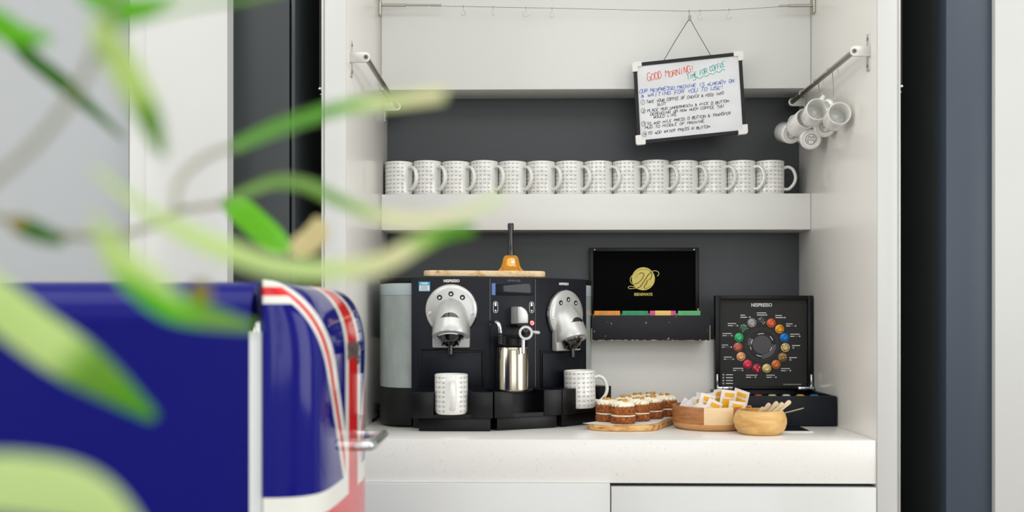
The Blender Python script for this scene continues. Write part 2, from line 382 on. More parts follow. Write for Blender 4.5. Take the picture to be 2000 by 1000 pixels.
stroke(m, cat(ww, 3), W1); m.build('handwriting', teal, wb)
m = MB(); handwrite(m, 'OUR NESPRESSO MACHINE IS ALREADY ON', (1249, 182), (1434, 161), 6.8, W1*.8); handwrite(m, '& WAITING FOR YOU TO USE!', (1252, 191), (1414, 173.5), 7, W1*.8); m.build('handwriting', blue, wb)
m = MB()
for tx, a, b in (('TAKE YOUR COFFEE OF CHOICE & FEED INTO', (1262, 202), (1414, 184.5)), ('SLOT', (1283, 207), (1301, 204.5)), ('PLACE MUG UNDERNEATH & PICK [ BUTTON', (1264, 219), (1424, 199.5)),
  ('DEPENDING ON HOW MUCH COFFEE YOU', (1270, 225.5), (1413, 209.5)), ('WOULD LIKE', (1276, 231.5), (1322, 226)), ('TO ADD MILK PRESS [ BUTTON & TRANSFER', (1263, 244.5), (1427, 223.5)),
  ('MUG TO MIDDLE OF MACHINE', (1260, 252), (1376, 239)), ('TO ADD WATER PRESS ] BUTTON', (1265, 263.5), (1387, 249.5))): handwrite(m, tx, a, b, 5.5, W1*.74)
for tx, (cx, cy) in (('1', (1255.5, 199.5)), ('2', (1256.5, 216.5)), ('3', (1257, 242)), ('4', (1259, 262))):
    handwrite(m, tx, (cx-1.8, cy+2.8), (cx+2.4, cy+2.4), 5.6, W1*.7)
    stroke(m, [P(cx+3.9*math.cos(a), cy+5*math.sin(a), Yw2-.0034) for a in [k*PI/9 for k in range(19)]], W1*.6)
m.build('handwriting', bink, wb)
tp = P(1346, 39, Yw2)
m = MB(); m.tube([P(1297, 117, Yw2), P(1320, 78, Yw2), P(1344, 40, Yw2), tp, P(1349, 40, Yw2), P(1367, 72, Yw2), P(1388, 108, Yw2)], .0009, 6)
m.build('hanging_cord', mat('dark_cord', (46, 46, 46), .8), wb)
hz = wz(1346)
m = MB(); xh = X(1346, Yw)
m.tube(cat([(xh, Yw-.002, hz), (xh, Yw, hz+.004), (xh, Yw+.002, hz-.002), (xh, Yw-.004, hz-.012), (xh, Yw2, tp.z+.008)], 4), .0009, 6); m.cyl((xh, Yw2, tp.z+.012), (xh, Yw2, tp.z-.002), .0038)
m.build('wire_clip', mat('clip_metal', (150, 156, 140), .35, metal=.7), label='metal cord clip on the wire holding up the whiteboard', cat_='clip')
# ---------------------------------------------------------------- mugs
def mug_body(r, h, pattern=True, logo=False):
    m = MB(Matrix.Identity(4))
    m.lathe([(0, .002), (r*.78, .002), (r*.82, 0), (r-.004, 0), (r-.0005, .004), (r, .008), (r, h-.002), (r-.0008, h-.0003), (r-.0018, h), (r-.0028, h-.001), (r-.0035, h-.004), (r-.0037, .010), (r-.010, .0055), (0, .005)], 48)
    m.mi = 1
    if pattern:
        R = r+.00025; cols = 19; rows = 8; dz = .01125; gap = math.radians(31)
        def st(a0, z0, pts, w):
            vs = []; n = len(pts)
            for i, (x, y) in enumerate(pts):
                x0, y0 = pts[max(i-1, 0)]; x1, y1 = pts[min(i+1, n-1)]; L = math.hypot(x1-x0, y1-y0) or 1; nx, ny = -(y1-y0)/L, (x1-x0)/L
                for s_ in (1, -1):
                    xx = x+nx*w*s_; yy = y+ny*w*s_; a = a0+xx/R; vs.append((R*math.cos(a), R*math.sin(a), z0+yy))
            m.add(vs, [(2*i, 2*i+1, 2*i+3, 2*i+2) for i in range(n-1)])
        u = .00108
        for c in range(cols):
            a = gap+(2*PI-2*gap)*c/(cols-1)
            for rr in range(rows):
                z = .0086+dz*rr
                if (c+rr) % 2:
                    st(a, z, [(-2.9*u, 1.6*u), (-1.6*u, -.5*u), (0, -1.3*u), (1.6*u, -.5*u), (2.9*u, 1.6*u)], .42*u)
                    st(a, z, [(-3.3*u, .2*u), (-2.3*u, -.5*u)], .3*u); st(a, z, [(3.3*u, .2*u), (2.3*u, -.5*u)], .3*u)
                else:
                    for g in (-1, 1):
                        st(a, z, [(g*2.5*u, 1.2*u), (g*1.5*u, 2.4*u), (g*.9*u, 1.4*u)], .33*u); st(a, z, [(g*3*u, .2*u), (g*2.7*u, -1.9*u)], .33*u)
                    st(a, z, [(-.9*u, -.7*u), (.9*u, -.7*u)], .8*u); st(a, z, [(-2.2*u, -2.1*u), (2.2*u, -2.1*u)], .2*u)
    if logo:
        vs = []; n = 28
        for k in range(n):
            a = 2*PI*k/n
            for rr in (r*.50, r*.46): vs.append((rr*math.cos(a), rr*math.sin(a), .0012))
        m.add(vs, [(2*k, 2*k+1, (2*k+3) % (2*n), (2*k+2) % (2*n)) for k in range(n)])
        for pl in ([(-.3, .25), (-.1, .3), (-.05, -.3), (-.3, -.2)], [(.05, .28), (.28, .2), (.1, 0), (.3, -.15), (.05, -.3)]):
            pts = cat([(x*r, y*r, .0012) for x, y in pl], 4); vs = []
            for i, p in enumerate(pts):
                tt = pts[min(i+1, len(pts)-1)]-pts[max(i-1, 0)]; nn = Vector((-tt.y, tt.x, 0)).normalized()*.0005; vs += [p+nn, p-nn]
            m.add(vs, [(2*i, 2*i+1, 2*i+3, 2*i+2) for i in range(len(pts)-1)])
    return m
def mug_handle(r, h, out=.031):
    m = MB(Matrix.Identity(4)); k = out/.031
    m.tube(cat([(r-.0015, 0, h*.80), (r+.010*k, 0, h*.825), (r+.023*k, 0, h*.74), (r+.030*k, 0, h*.53), (r+.026*k, 0, h*.33), (r+.012*k, 0, h*.17), (r-.0015, 0, h*.17)], 6), .0046*min(1, k+.1), 10, (0, 1, 0), 1.45)
    return m
def orient_mug(o, loc, rz): o.location = loc; o.rotation_euler = (0, 0, rz)
mug = thing('patterned_mug', 'x', 'mug', world=False)
mug_body(.0405, .0945).build('mug_body', [ceramic, inkm], mug); mug_handle(.0405, .0945).build('handle', ceramic, mug)
zs = Z(379, Ys)
ords = ['first from the left', 'second from the left', 'third from the left', 'fourth from the left', 'fifth from the left', 'sixth from the left', 'seventh from the left', 'seventh from the right', 'sixth from the right', 'fifth from the right', 'fourth from the right', 'third from the right', 'second from the right', 'last on the right with its whole handle in view']
xa = X(752.5, 2.832)+.0408; xb = X(1530.5, 2.832)-.0408
for i in range(14):
    o = mug if i == 0 else dup(mug)
    x_ = xa+(xb-xa)*i/13
    orient_mug(o, (x_, 2.826+random.uniform(-.001, .001), zs+.0002), -math.radians(40-3*i/13+random.uniform(-1.5, 1.5) if i < 13 else 18))
    o['label'] = 'white cat-face mug on the shelf, '+ords[i]; o['group'] = 'mugs in a row on the shelf'
    s_ = 1+(.02 if i in (1, 3, 9) else 0); o.scale = (1, 1, s_)
o = dup(mug); orient_mug(o, (X(882, 2.43), 2.4205, .9625), math.radians(-90+8)); o['label'] = 'white cat-face mug on the left drip tray, handle towards the room'; o.scale = (1, 1, 1.02); o['group'] = 'mugs on the coffee machine'
o = dup(mug); orient_mug(o, (X(1131, 2.570)+.003, 2.569, .9640), math.radians(2)); o.rotation_euler[1] = math.radians(-1.5); o['label'] = 'white cat-face mug on the right drip tray, handle to the right'; o.scale = (1, 1, 1.02); o['group'] = 'mugs on the coffee machine'
# espresso cups on hooks
ecup = thing('espresso_cup', 'x', 'cup', world=False)
er, eh = .0278, .066
mug_body(er, eh, False, True).build('cup_body', [ceramic, inkm], ecup); mug_handle(er, eh, .020).build('handle', ceramic, ecup)
def place_cup(o, rim, inward, hdir, bottom_front):
    # rim: world point of the circle nearest the camera; inward: direction from it into the body
    a = Vector(inward).normalized(); zax = -a if not bottom_front else a
    h = Vector(hdir); h = (h-zax*h.dot(zax)).normalized(); y = zax.cross(h)
    org = Vector(rim)+(a*eh if not bottom_front else Vector((0, 0, 0)))
    R = Matrix((h, y, zax)).transposed().to_4x4(); o.matrix_basis = Matrix.Translation(org) @ R
cups = [((1597, 213, 2.46), (1584, 229), (.45, 0, .9), 0, 'small white cup hanging open end out, upper left of the two open ones in front'),
        ((1640, 221, 2.40), (1628, 236), (-.5, 0, .85), 0, 'small white cup hanging open end out, nearest the right cupboard side'),
        ((1575, 231, 2.60), (1553, 250), (.5, 0, .8), 0, 'small white cup hanging open end out, furthest left of the open ones'),
        ((1612, 248, 2.535), (1606, 238), (-.2, 0, 1), 1, 'small white cup with its stamped base outward, below the two front open cups'),
        ((1584, 272, 2.61), (1577, 268), (0, 0, 1), 1, 'small white cup with its stamped base outward, lowest of the hanging cups'),
        ((1547, 261, 2.70), (1531, 258), (.3, 0, 1), 1, 'small white cup lying base outward, furthest left of the hanging cups')]
for i, (p, e_, hd, bf, lab) in enumerate(cups):
    o = ecup if i == 0 else dup(ecup); a_ = P(*p); lo, hi = 0, .066
    for _ in range(30):
        md = (lo+hi)/2
        if (P(e_[0], e_[1], p[2]+md)-a_).length > eh: hi = md
        else: lo = md
    place_cup(o, a_, P(e_[0], e_[1], p[2]+lo)-a_, hd, bf); o['label'] = lab; o['group'] = 'espresso cups hanging on the rail'
def rail_hook(px, tip, lab):
    k = (px-1000)/F; q = (-math.sin(TH)+math.cos(TH)*k)/(math.cos(TH)+math.sin(TH)*k); y = rxR/q; x, z = rxR, rzR
    R = .0082
    pts = [(x-R*math.cos(a), y, z+R*math.sin(a)) for a in [PI*1.15, PI*.95, PI*.75, PI*.5, PI*.25, 0, -PI*.12]]
    pts.reverse(); pts = [(2*x-a, b, c) for a, b, c in pts][::-1]
    tx = P(*tip); pts += [tuple(Vector(pts[-1]).lerp(tx, .5)), tuple(tx), tuple(tx+Vector((.005, 0, -.005))), tuple(tx+Vector((.009, 0, .001)))]
    MB().tube(cat(pts, 5), .0011, 8).build('rail_hook', steel, label=lab, cat_='hook', group='wire hooks on the cup rail')
rail_hook(1620, (1629, 192, 2.45), 'long wire hook on the right rail, nearest the room')
rail_hook(1593, (1600, 182, 2.56), 'wire hook on the right rail, middle one of three')
rail_hook(1567, (1571, 208, 2.62), 'wire hook on the right rail, furthest back')
for px in (1607, 1635):
    k = (px-1000)/F; q = (-math.sin(TH)+math.cos(TH)*k)/(math.cos(TH)+math.sin(TH)*k); y = rxR/q
    MB().cyl((rxR, y, rzR-.006), (rxR+.002, y, rzR-.020), .0014).build('rail_peg', steel, label='short steel peg under the right rail'+(', nearer the room' if px == 1635 else ', further back between two hooks'), cat_='peg')
# ---------------------------------------------------------------- coffee machine
A_ = (-.2955, 2.47); B_ = (X(956, 2.47), 2.47)
C_ = (.0125, 2.526); D_ = (.149, 2.664)
mc = thing('coffee_machine', 'black professional twin-head capsule coffee machine with grey water tanks', 'coffee machine', (-.08, 2.62, WT))
mz0, mz1 = .946, 1.2975
MB().prism([A_, B_, C_, D_, (.125, 2.765), (-.30, 2.765)], mz0, mz1, .004).build('housing', navyb, mc)
m = MB().prism([(-.292, 2.478), B_[:1]+(2.478,), (0.007, 2.538), (.139, 2.672), (.115, 2.76), (-.29, 2.76)], WT+.001, mz0-.001, 0)
m.build('underside', blackm, mc)
FL = frame(X(882, 2.47), 2.47, 0); FC = frame((B_[0]+C_[0])/2, (B_[1]+C_[1])/2, math.atan2(C_[1]-B_[1], C_[0]-B_[0])); FR = frame((C_[0]+D_[0])/2, (C_[1]+D_[1])/2, PI/4)
# top lid seam on left unit
MB().box(X(829, 2.49), X(936, 2.49), 2.475, 2.60, mz1-.002, mz1+.0012, .0005).build('tank_lid', blackm, mc)
tankm = mat('grey_tank', (150, 160, 158), .22, coat=.4, noise=((30, 30, 14), [(.35, (144, 155, 153)), (.65, (158, 167, 165))], 4))
tankl = mat('pale_tank', (176, 190, 194), .2, coat=.4)
def tank_poly(pts): return pts
xl = X(743, 2.57)
lt = [(-.297, 2.482), (-.330, 2.487), (-.357, 2.503), (-.374, 2.527), (xl, 2.56), (xl, 2.70), (-.36, 2.755), (-.297, 2.762)]
mr = [(.1475, 2.666), (.160, 2.684), (.166, 2.71), (.160, 2.745), (.128, 2.762)]
zt0 = Z(757, 2.50); ztw = Z(577, 2.5); zt1 = Z(553, 2.5)
for poly in (lt, mr):
    tk = MB().prism(poly, zt0, ztw, 0).build('water_tank', tankm, mc)
    MB().prism(poly, ztw, zt1, .002).build('tank_top', tankl, tk)
    MB().prism(poly, zt1+.0005, mz1-.001, .002).build('tank_cap', blackm, mc)
    MB().prism([(x, y) for x, y in poly], .926, zt0-.0005, .003).build('tank_base', blackm, mc)
mr2 = [(.139, 2.669), (.196, 2.612), (.216, 2.633), (.19, 2.70), (.15, 2.74)]
# heads
def head(Fm, hv, lab):
    hd = MB(Fm); cz = hv
    T = Matrix.Translation((0, 0, cz)) @ Matrix.Rotation(PI/2, 4, 'X')   # lathe axis outwards (-y)
    R = .0632
    MB(Fm).lathe([(0, -.001), (R+.0025, -.001), (R+.0025, .004), (R, .006), (0, .006)], 56, T).build('head_shadow_ring', blackg, mc)
    disc_m = MB(Fm); disc_m.lathe([(0, .003), (R, .003), (R, .011), (R-.004, .0145), (R-.014, .0165), (0, .019)], 64, T)
    # tongue behind the spout
    disc_m.box(-.0465, .0465, -.020, -.001, cz-.094, cz-.03, .004)
    dd = disc_m.build('head_disc', silver, mc, label='silver round head plate')
    sn = MB(Fm); tilt = math.radians(24)
    # axis points down and outwards
    ax = Vector((0, -math.sin(tilt), -math.cos(tilt))); start = Vector((0, .016, cz+.029))
    T2 = Matrix.Translation(start) @ ax.to_track_quat('Z', 'Y').to_matrix().to_4x4()
    sn.lathe([(0, 0), (.017, .003), (.0305, .013), (.0385, .028), (.043, .046), (.0452, .066), (.046, .086), (.046, .103), (.0445, .1065), (.041, .1075), (.033, .1045), (.031, .105), (0, .105)], 56, T2)
    so = sn.build('brew_head', silver, dd)
    ring = MB(Fm); ring.lathe([(.0335, .1035), (.0345, .108), (.0315, .110), (.029, .107), (.029, .102)], 40, T2); ring.build('nozzle_ring', chrome, so)
    nz = MB(Fm); nz.lathe([(.029, .106), (.024, .117), (.012, .127), (0, .128)], 32, T2)
    e = start+ax*.113+Vector((0, 0, 0)); nz.cyl(e, e+Vector((0, -.002, -.036)), .0075, .006, 16)
    for sx_ in (-1, 1): nz.box(sx_*.019-.002, sx_*.019+.002, e.y-.012, e.y+.010, e.z-.014, e.z+.004, .001)
    nz.build('nozzle', blackg, so)
    # capsule slot: curved dark lens lying on the tilted barrel
    sl = MB(Fm); vs = []; n = 17; vz = cz-.017
    for k in range(n):
        u = -.0235+.047*k/(n-1); zc = vz+.0015-.004*(abs(u)/.0235)**2; th = .0082*max(0, 1-(abs(u)/.019)**2)**.5 if abs(u) < .019 else 0
        for zz in (zc+th+.0006, zc-.0006-.15*th):
            # distance along the axis for this height -> barrel radius -> y
            best = None
            tt = (start.z-zz)/math.cos(tilt)
            for it in range(6):
                r_ = .0385+.0067*(min(max(tt, .028), .066)-.028)/.038
                yy = math.sqrt(max(r_*r_-u*u, 1e-8)); tt = (start.z-zz+yy*math.sin(tilt))/math.cos(tilt)
            # surface point = start + ax*tt + n*yy
            p = start+ax*tt+Vector((0, -math.cos(tilt), math.sin(tilt)))*(yy+.0008)
            vs.append((u, p.y, p.z))
    sl.add(vs, [(2*k, 2*k+1, 2*k+3, 2*k+2) for k in range(n-1)]); sl.build('capsule_slot', blackg, so)
    # buttons
    for (du, dv) in ((-.0282, .0305), (0, .0392), (.0282, .0305)):
        b = MB(Fm); T3 = Matrix.Translation((du, 0, cz+dv)) @ Matrix.Rotation(PI/2, 4, 'X')
        b.lathe([(0, .014), (.0064, .014), (.0064, .0178), (.0060, .0181), (0, .0181)], 24, T3); bo = b.build('button', blackm, dd)
        g = MB(Fm); y_ = -.0185
        g.box(du-.0025, du+.0015, y_, y_+.0003, cz+dv-.0025, cz+dv+.0015); g.box(du+.0018, du+.003, y_, y_+.0003, cz+dv-.001, cz+dv+.001); g.box(du-.003, du+.002, y_, y_+.0003, cz+dv-.0034, cz+dv-.0029)
        g.build('button_icon', whitep, bo)
    for du in (-.052, .052):
        b = MB(Fm); T3 = Matrix.Translation((du, 0, cz-.0095)) @ Matrix.Rotation(PI/2, 4, 'X')
        b.lathe([(0, .012), (.0045, .012), (.0045, .0162), (.0035, .0166), (.003, .0155), (0, .0150)], 20, T3); b.build('button', chrome, dd, label='small chrome button')
head(FL, Z(605, 2.455), 'left'); head(FR @ Matrix.Translation((.008, 0, 0)), Z(614.5, 2.585), 'right')
# cup bay panels below the heads
for Fm, hw, zz0, zz1 in ((FL, .080, Z(756, 2.46), Z(684, 2.46)), (FR, .080, Z(757, 2.60), Z(684, 2.6))):
    b = MB(Fm); b.box(-hw, hw, -.0035, .001, zz1-.001, zz1+.004, .001); b.box(-hw, -hw+.004, -.0035, .001, zz0, zz1, .001); b.box(hw-.004, hw, -.0035, .001, zz0, zz1, .001)
    b.build('bay_surround', blackm, mc)
    MB(Fm).box(-hw+.005, hw-.005, -.006, .001, zz0, zz1-.006, .0015).build('capsule_drawer', navyb, mc)
# trays
def tray(Fm, wd, cheek, m_foot=True):
    b = MB(Fm); h0, h1 = .953, 1.0165
    b.box(0, cheek, -.076, -.001, h0, h1, .0012); b.box(wd-cheek, wd, -.076, -.001, h0, h1, .0012)
    b.box(cheek, wd-cheek, -.074, -.001, h0, h0+.008)
    b.box(cheek, wd-cheek, -.012, -.0065, h0+.008, h1, 0)
    to = b.build('drip_tray', blackm, mc)
    MB(Fm).box(cheek+.001, wd-cheek-.001, -.073, -.013, h0+.0082, h0+.0092, 0).build('drip_grid', blackg, to)
    MB(Fm).box(.014, wd-.006, -.060, -.001, WT+.0015, h0-.001, .001).build('foot_plinth', blackm, mc)
tl0 = X(805, 2.394); tray(frame(tl0, 2.47, 0), X(962.5, 2.394)-tl0, .0515)
# centre and right trays: origin on the body line so that the front lands on the pixel column
cx0, cy0 = X(966, 2.403), 2.403; ca = FC.to_euler().z
tray(frame(cx0-math.sin(ca)*.076, cy0+math.cos(ca)*.076, ca), .184, .050)
ex, ey = cx0+.187*math.cos(ca), cy0+.187*math.sin(ca)
tray(frame(ex-.7071*.077, ey+.7071*.077, PI/4), .186, .049)
# gap filler between centre and right tray
# centre unit
CFm = FC; cw = .0635
MB(CFm).box(-.058, .057, -.0012, .002, Z(577, 2.49), Z(553, 2.49), .0004).build('display', mat('display_glass', (14, 20, 32), .08, spec=.35), mc)
g = MB(CFm); zc_ = Z(565, 2.49)
for (a, b) in ((-.058, -.048),): g.box(a, b, -.0016, -.0011, Z(576.5, 2.49), Z(553.5, 2.49))
g.build('display_reflection', mat('reflection_blue', (40, 84, 160), .2, emis=(50, 100, 190), es=.08), mc)  # blue window reflection painted onto the glass, faintly emissive
for uu in (-.0475, .0525):
    z_ = Z(600, 2.49); rr = .0062; g = MB(CFm); pts = []
    for k in range(24):
        a = 2*PI*k/24; pts.append((uu+rr*math.cos(a), -.0012, z_+rr*math.sin(a)+(.0078 if math.sin(a) > 0 else -.0078)))
    g.tube(pts, .0006, 6, closed=True); bo = g.build('button_ring', whitep, mc)
    g = MB(CFm); g.box(uu-.002, uu+.002, -.0015, -.0002, z_+.003, z_+.011); disc(g, (uu, -.0015, z_-.0085), .002, 12); g.build('button_icon', mat('lit_icon', (235, 240, 245), .4, emis=(220, 230, 255), es=.6), bo)
ru = .0535; z_ = Z(631, 2.50)
g = MB(CFm); T3 = Matrix.Translation((ru, 0, z_)) @ Matrix.Rotation(PI/2, 4, 'X'); g.lathe([(0, 0), (.006, 0), (.006, .0012), (0, .0016)], 20, T3)
g.build('status_light', mat('red_light', (255, 40, 30), .3, emis=(255, 40, 28), es=5), mc, label='glowing red light')
g = MB(CFm); g.tube([(ru+.0042*math.cos(a), -.002, z_+.0042*math.sin(a)) for a in [k*PI/8 for k in range(16)]], .0006, 6, closed=True); g.build('status_light_ring', mat('red_ring', (255, 190, 180), .3, emis=(255, 200, 190), es=2), mc)
# vertical seams
g = MB(CFm)
for uu in (-.0625, .0630): g.box(uu-.0006, uu+.0006, -.0010, .001, 1.02, mz1-.005)
g.build('panel_seam', blackg, mc)
# milk spout block
zb0 = Z(632, 2.48); zb1 = Z(599, 2.48)
pts = [(-.003, zb0), (-.003, zb1-.004), (-.002, zb1-.001), (.002, zb1), (.008, zb1), (.017, zb1-.004), (.024, zb1-.010), (.029, zb1-.020), (.029, zb0)]
T4 = Matrix(((.88, 0, 0, -.003), (0, 0, 1, -.045), (0, 1, 0, 0), (0, 0, 0, 1)))
g = MB(CFm); g.prism(pts, 0, .045, .003, T4, 3); g.build('spout_cover', silver, mc)
g = MB(CFm); g.box(.0226, .033, -.035, 0, zb0-.002, zb1-.020, .002); g.box(-.008, .030, -.047, 0, zb0-.009, zb0-.0005, .002); g.build('spout_block', blackm, mc)
# milk pot
pcu, pcw = -.021, -.050; pr = .0395; pz = 1.0175
m = MB(CFm); m.box(-.052, .052, -.012, -.001, 1.005, 1.0165, .001); m.build('pot_ledge', blackm, mc)
pw = CFm @ Vector((pcu-.002, pcw, 0))
pot = thing('milk_pot', 'brushed steel milk frother pot with black lid on the centre of the machine', 'milk pot', (pw.x, pw.y, pz))
T5 = Matrix.Translation((pw.x, pw.y, pz))
m = MB(); m.lathe([(0, 0), (pr-.003, 0), (pr, .003), (pr, .098), (pr-.002, .106), (pr-.006, .109), (pr-.008, .109), (0, .108)], 56, T5); m.build('pot_body', mat('pot_steel', (186, 180, 164), .16, metal=1), pot)
m = MB(); m.lathe([(0, .1095), (pr-.004, .1095), (pr-.002, .112), (pr-.002, .133), (pr-.006, .136), (0, .136)], 48, T5); m.build('lid', blackm, pot)
m = MB(); m.box(pw.x-.005, pw.x+.035, pw.y-.044, pw.y-.01, pz+.128, pz+.144, .004); m.build('lid_spout', blackm, pot)
# ring lever
rc = P(1027, 650, pw.y-.050)
m = MB(); T6 = Matrix.Translation(rc) @ Matrix.Rotation(PI/2, 4, 'X')
m.lathe([(.0115, -.006), (.0165, -.006), (.0175, -.003), (.0175, .003), (.0165, .006), (.0115, .006), (.0115, -.006)], 40, T6)
m.tube(cat([rc+Vector((.016, 0, .002)), rc+Vector((.024, 0, .001)), rc+Vector((.034, 0, 0))], 4), [.0035]*3+[.0042]*5+[.002], 10)
ro = m.build('ring_lever', silver, pot)
m = MB(); m.lathe([(0, -.004), (.0115, -.004), (.0115, .004), (0, .007)], 32, T6); m.build('lever_knob', blackg, ro)
m = MB(); m.cyl(rc+Vector((-.006, .004, -.014)), rc+Vector((-.0065, .004, -.050)), .0048, .0046, 16); m.build('milk_spout', chrome, pot)
# steam pipe on the machine
m = MB(); Yp = pw.y-pr-.010
m.tube(cat([P(955, 629, 2.489), P(960, 628, 2.46), P(969, 629, Yp+.012), P(975, 635, Yp), P(977.5, 652, Yp)], 6), .0046, 12); m.build('steam_pipe', chrome, mc)
m = MB(); q = P(977.5, 650, Yp)
for k in range(4): m.cyl(q+Vector((0, 0, -.0066*k)), q+Vector((0, 0, -.0066*k-.0048)), .0066, .0060, 16); m.cyl(q+Vector((0, 0, -.0066*k-.004)), q+Vector((0, 0, -.0066*k-.0070)), .0044, .0044, 12)
m.build('pipe_sleeve', blackg, mc)
# lettering
m = MB(FL); put_text(m, 'NESPRESSO', .0094, (0, -.0012, Z(551, 2.47)), .0003, .84); m.build('lettering', whitep, mc)
m = MB(FR); put_text(m, 'NESPRESSO', .0084, (.008, -.0012, Z(556.5, 2.59)), .0004, .86); m.build('lettering', whitep, mc)
m = MB(FC); put_text(m, 'GEMINI 220', .0062, (.003, -.0012, Z(549.5, 2.49)), 0, 1.15); m.build('lettering', mat('grey_print', (120, 122, 124), .5), mc)
stk = MB(FL); su0, su1 = X(818, 2.47)-X(882, 2.47), X(840, 2.47)-X(882, 2.47); sz0, sz1 = Z(569, 2.47), Z(550, 2.47)
stk.box(su0, su1, -.0009, -.0002, sz0, sz1); so = stk.build('test_sticker', mat('sticker_blue', (40, 160, 210), .5), mc, label='blue and white test sticker')
g = MB(FL); g.box(su0+.0015, su1-.0015, -.0013, -.0009, sz0+.002, sz1-.0095); put_text(g, 'PASSED', .0058, ((su0+su1)/2, -.0013, sz1-.0065), .0003, 1.0); g.build('sticker_panel', whitep, so)
g = MB(FL)
for k in range(4): g.box(su0+.004, su1-.004-.003*(k % 2), -.0016, -.0013, sz0+.004+.0026*k, sz0+.0048+.0026*k)
g.build('sticker_print', inkm, so)
# ---------------------------------------------------------------- board and bell on the machine
woodp = mat('pale_wood', (226, 196, 150), .5, noise=((26, 26, 50), [(.30, (190, 132, 74)), (.42, (222, 188, 138)), (.6, (238, 214, 174)), (.8, (232, 200, 152))], 5, 1.2))
bt = mz1+.0014; zbt = Z(527, 2.50)
bx0, bx1 = X(825, 2.50), X(1061.5, 2.55); pts = []
for (cx_, cy_, r_, a0) in ((bx1-.02, 2.68, .02, 0), (bx0+.03, 2.70, .03, 90), (bx0+.025, 2.53, .025, 180), (bx1-.025, 2.58, .03, 270)):
    for k in range(7): a = math.radians(a0+15*k); pts.append((cx_+r_*math.cos(a), cy_+r_*math.sin(a)))
MB().prism(pts, bt, bt+.0165, .004, None, 3).build('wooden_board', woodp, label='pale wooden board lying on top of the coffee machine', cat_='board')
bz = bt+.0167; by = 2.60; bxx = X(997.5, by)
bell = thing('hand_bell', 'golden hand bell with tall black handle standing on the wooden board', 'bell', (bxx, by, bz))
TB = Matrix.Translation((bxx, by, bz))
goldp = mat('golden_enamel', (222, 150, 12), .2, metal=.35, coat=.6)
MB().lathe([(.030, .0), (.0365, 0), (.0365, .0015), (.033, .005), (.0275, .011), (.0245, .019), (.022, .030), (.0195, .037), (.015, .0415), (.006, .043), (0, .043)], 48, TB).build('bell_body', goldp, bell)
MB().lathe([(0, .0425), (.0085, .0425), (.0088, .046), (.0072, .060), (.0062, .085), (.0066, .105), (.0082, .116), (.0085, .122), (.0070, .1265), (0, .128)], 32, TB).build('bell_handle', blackg, bell)
dm = MB()
def on_bell(u, z):
    r = .0232-.0002*(z*1000-22)/1 if False else (.0262 if z < .017 else .0245 if z < .022 else .0232 if z < .028 else .0215)+.0006
    a = -PI/2+u/r; return (bxx+r*math.cos(a), by+r*math.sin(a), bz+z)
# cup emblem and lettering
cp = [(-.0050, .0275), (.0050, .0275), (.0048, .0245), (.0035, .0215), (.0018, .0200), (-.0018, .0200), (-.0035, .0215), (-.0048, .0245)]
dm.add([on_bell(.006+u, z) for u, z in cp], [list(range(8))])
for k in range(3): dm.add([on_bell(.006+u-.004+.003*k, z) for u, z in ((0, .0290), (.0018, .0292), (.0026, .0340), (.0006, .0335))], [(0, 1, 2, 3)])
for k, (h0, h1) in enumerate(((0, 3), (.5, 3.2), (0, 2.6), (0, 5), (0, 5.4), (0, 3), (.4, 3.4), (0, 4))): u = -.0035+.0022*k; dm.add([on_bell(u, .0125+h0*.001), on_bell(u+.0012, .0125+h0*.001), on_bell(u+.0015, .0125+h1*.001), on_bell(u+.0003, .0125+h1*.001)], [(0, 1, 2, 3)])
dm.build('bell_print', whitep, bell)
# ---------------------------------------------------------------- tea box
tb0, tb1 = X(1155, 2.69)+.0005, X(1387, 2.69); tzb = Z(664, Ys)+.0012
tea = thing('tea_box', 'worn black wooden tea box with open lid standing on the splashback ledge', 'tea box', ((tb0+tb1)/2, 2.78, tzb))
paintb = mat('chipped_black', (26, 28, 34), .5, spec=.3)
nt = paintb.node_tree; pb = nt.nodes['Principled BSDF']
tc = nt.nodes.new('ShaderNodeTexCoord'); nz_ = nt.nodes.new('ShaderNodeTexNoise'); nz_.inputs['Scale'].default_value = 70; nz_.inputs['Detail'].default_value = 4
cr = nt.nodes.new('ShaderNodeValToRGB'); cr.color_ramp.elements[0].position = .70; cr.color_ramp.elements[0].color = lin(24, 26, 32); cr.color_ramp.elements[1].position = .72; cr.color_ramp.elements[1].color = lin(190, 172, 140)
nt.links.new(tc.outputs['Object'], nz_.inputs['Vector']); nt.links.new(nz_.outputs[0], cr.inputs[0]); nt.links.new(cr.outputs[0], pb.inputs['Base Color'])
th = Z(616, 2.69)-tzb; yb0, yb1 = 2.69, 2.872
m = MB(); m.box(tb0, tb1, yb0, yb0+.008, tzb, tzb+th, .0012); m.build('box_front', paintb, tea)
m = MB(); m.box(tb0, tb0+.008, yb0+.008, yb1, tzb, tzb+th, .0012); m.box(tb1-.008, tb1, yb0+.008, yb1, tzb, tzb+th, .0012); m.box(tb0+.008, tb1-.008, yb1-.008, yb1, tzb, tzb+th-.002); m.box(tb0+.008, tb1-.008, yb0+.008, yb1-.008, tzb, tzb+.006)
for k in (1, 2, 3): xx = tb0+(tb1-tb0)*k/4; m.box(xx-.0015, xx+.0015, yb0+.008, yb1-.008, tzb+.006, tzb+th-.004)
m.build('box_body', blackm, tea)
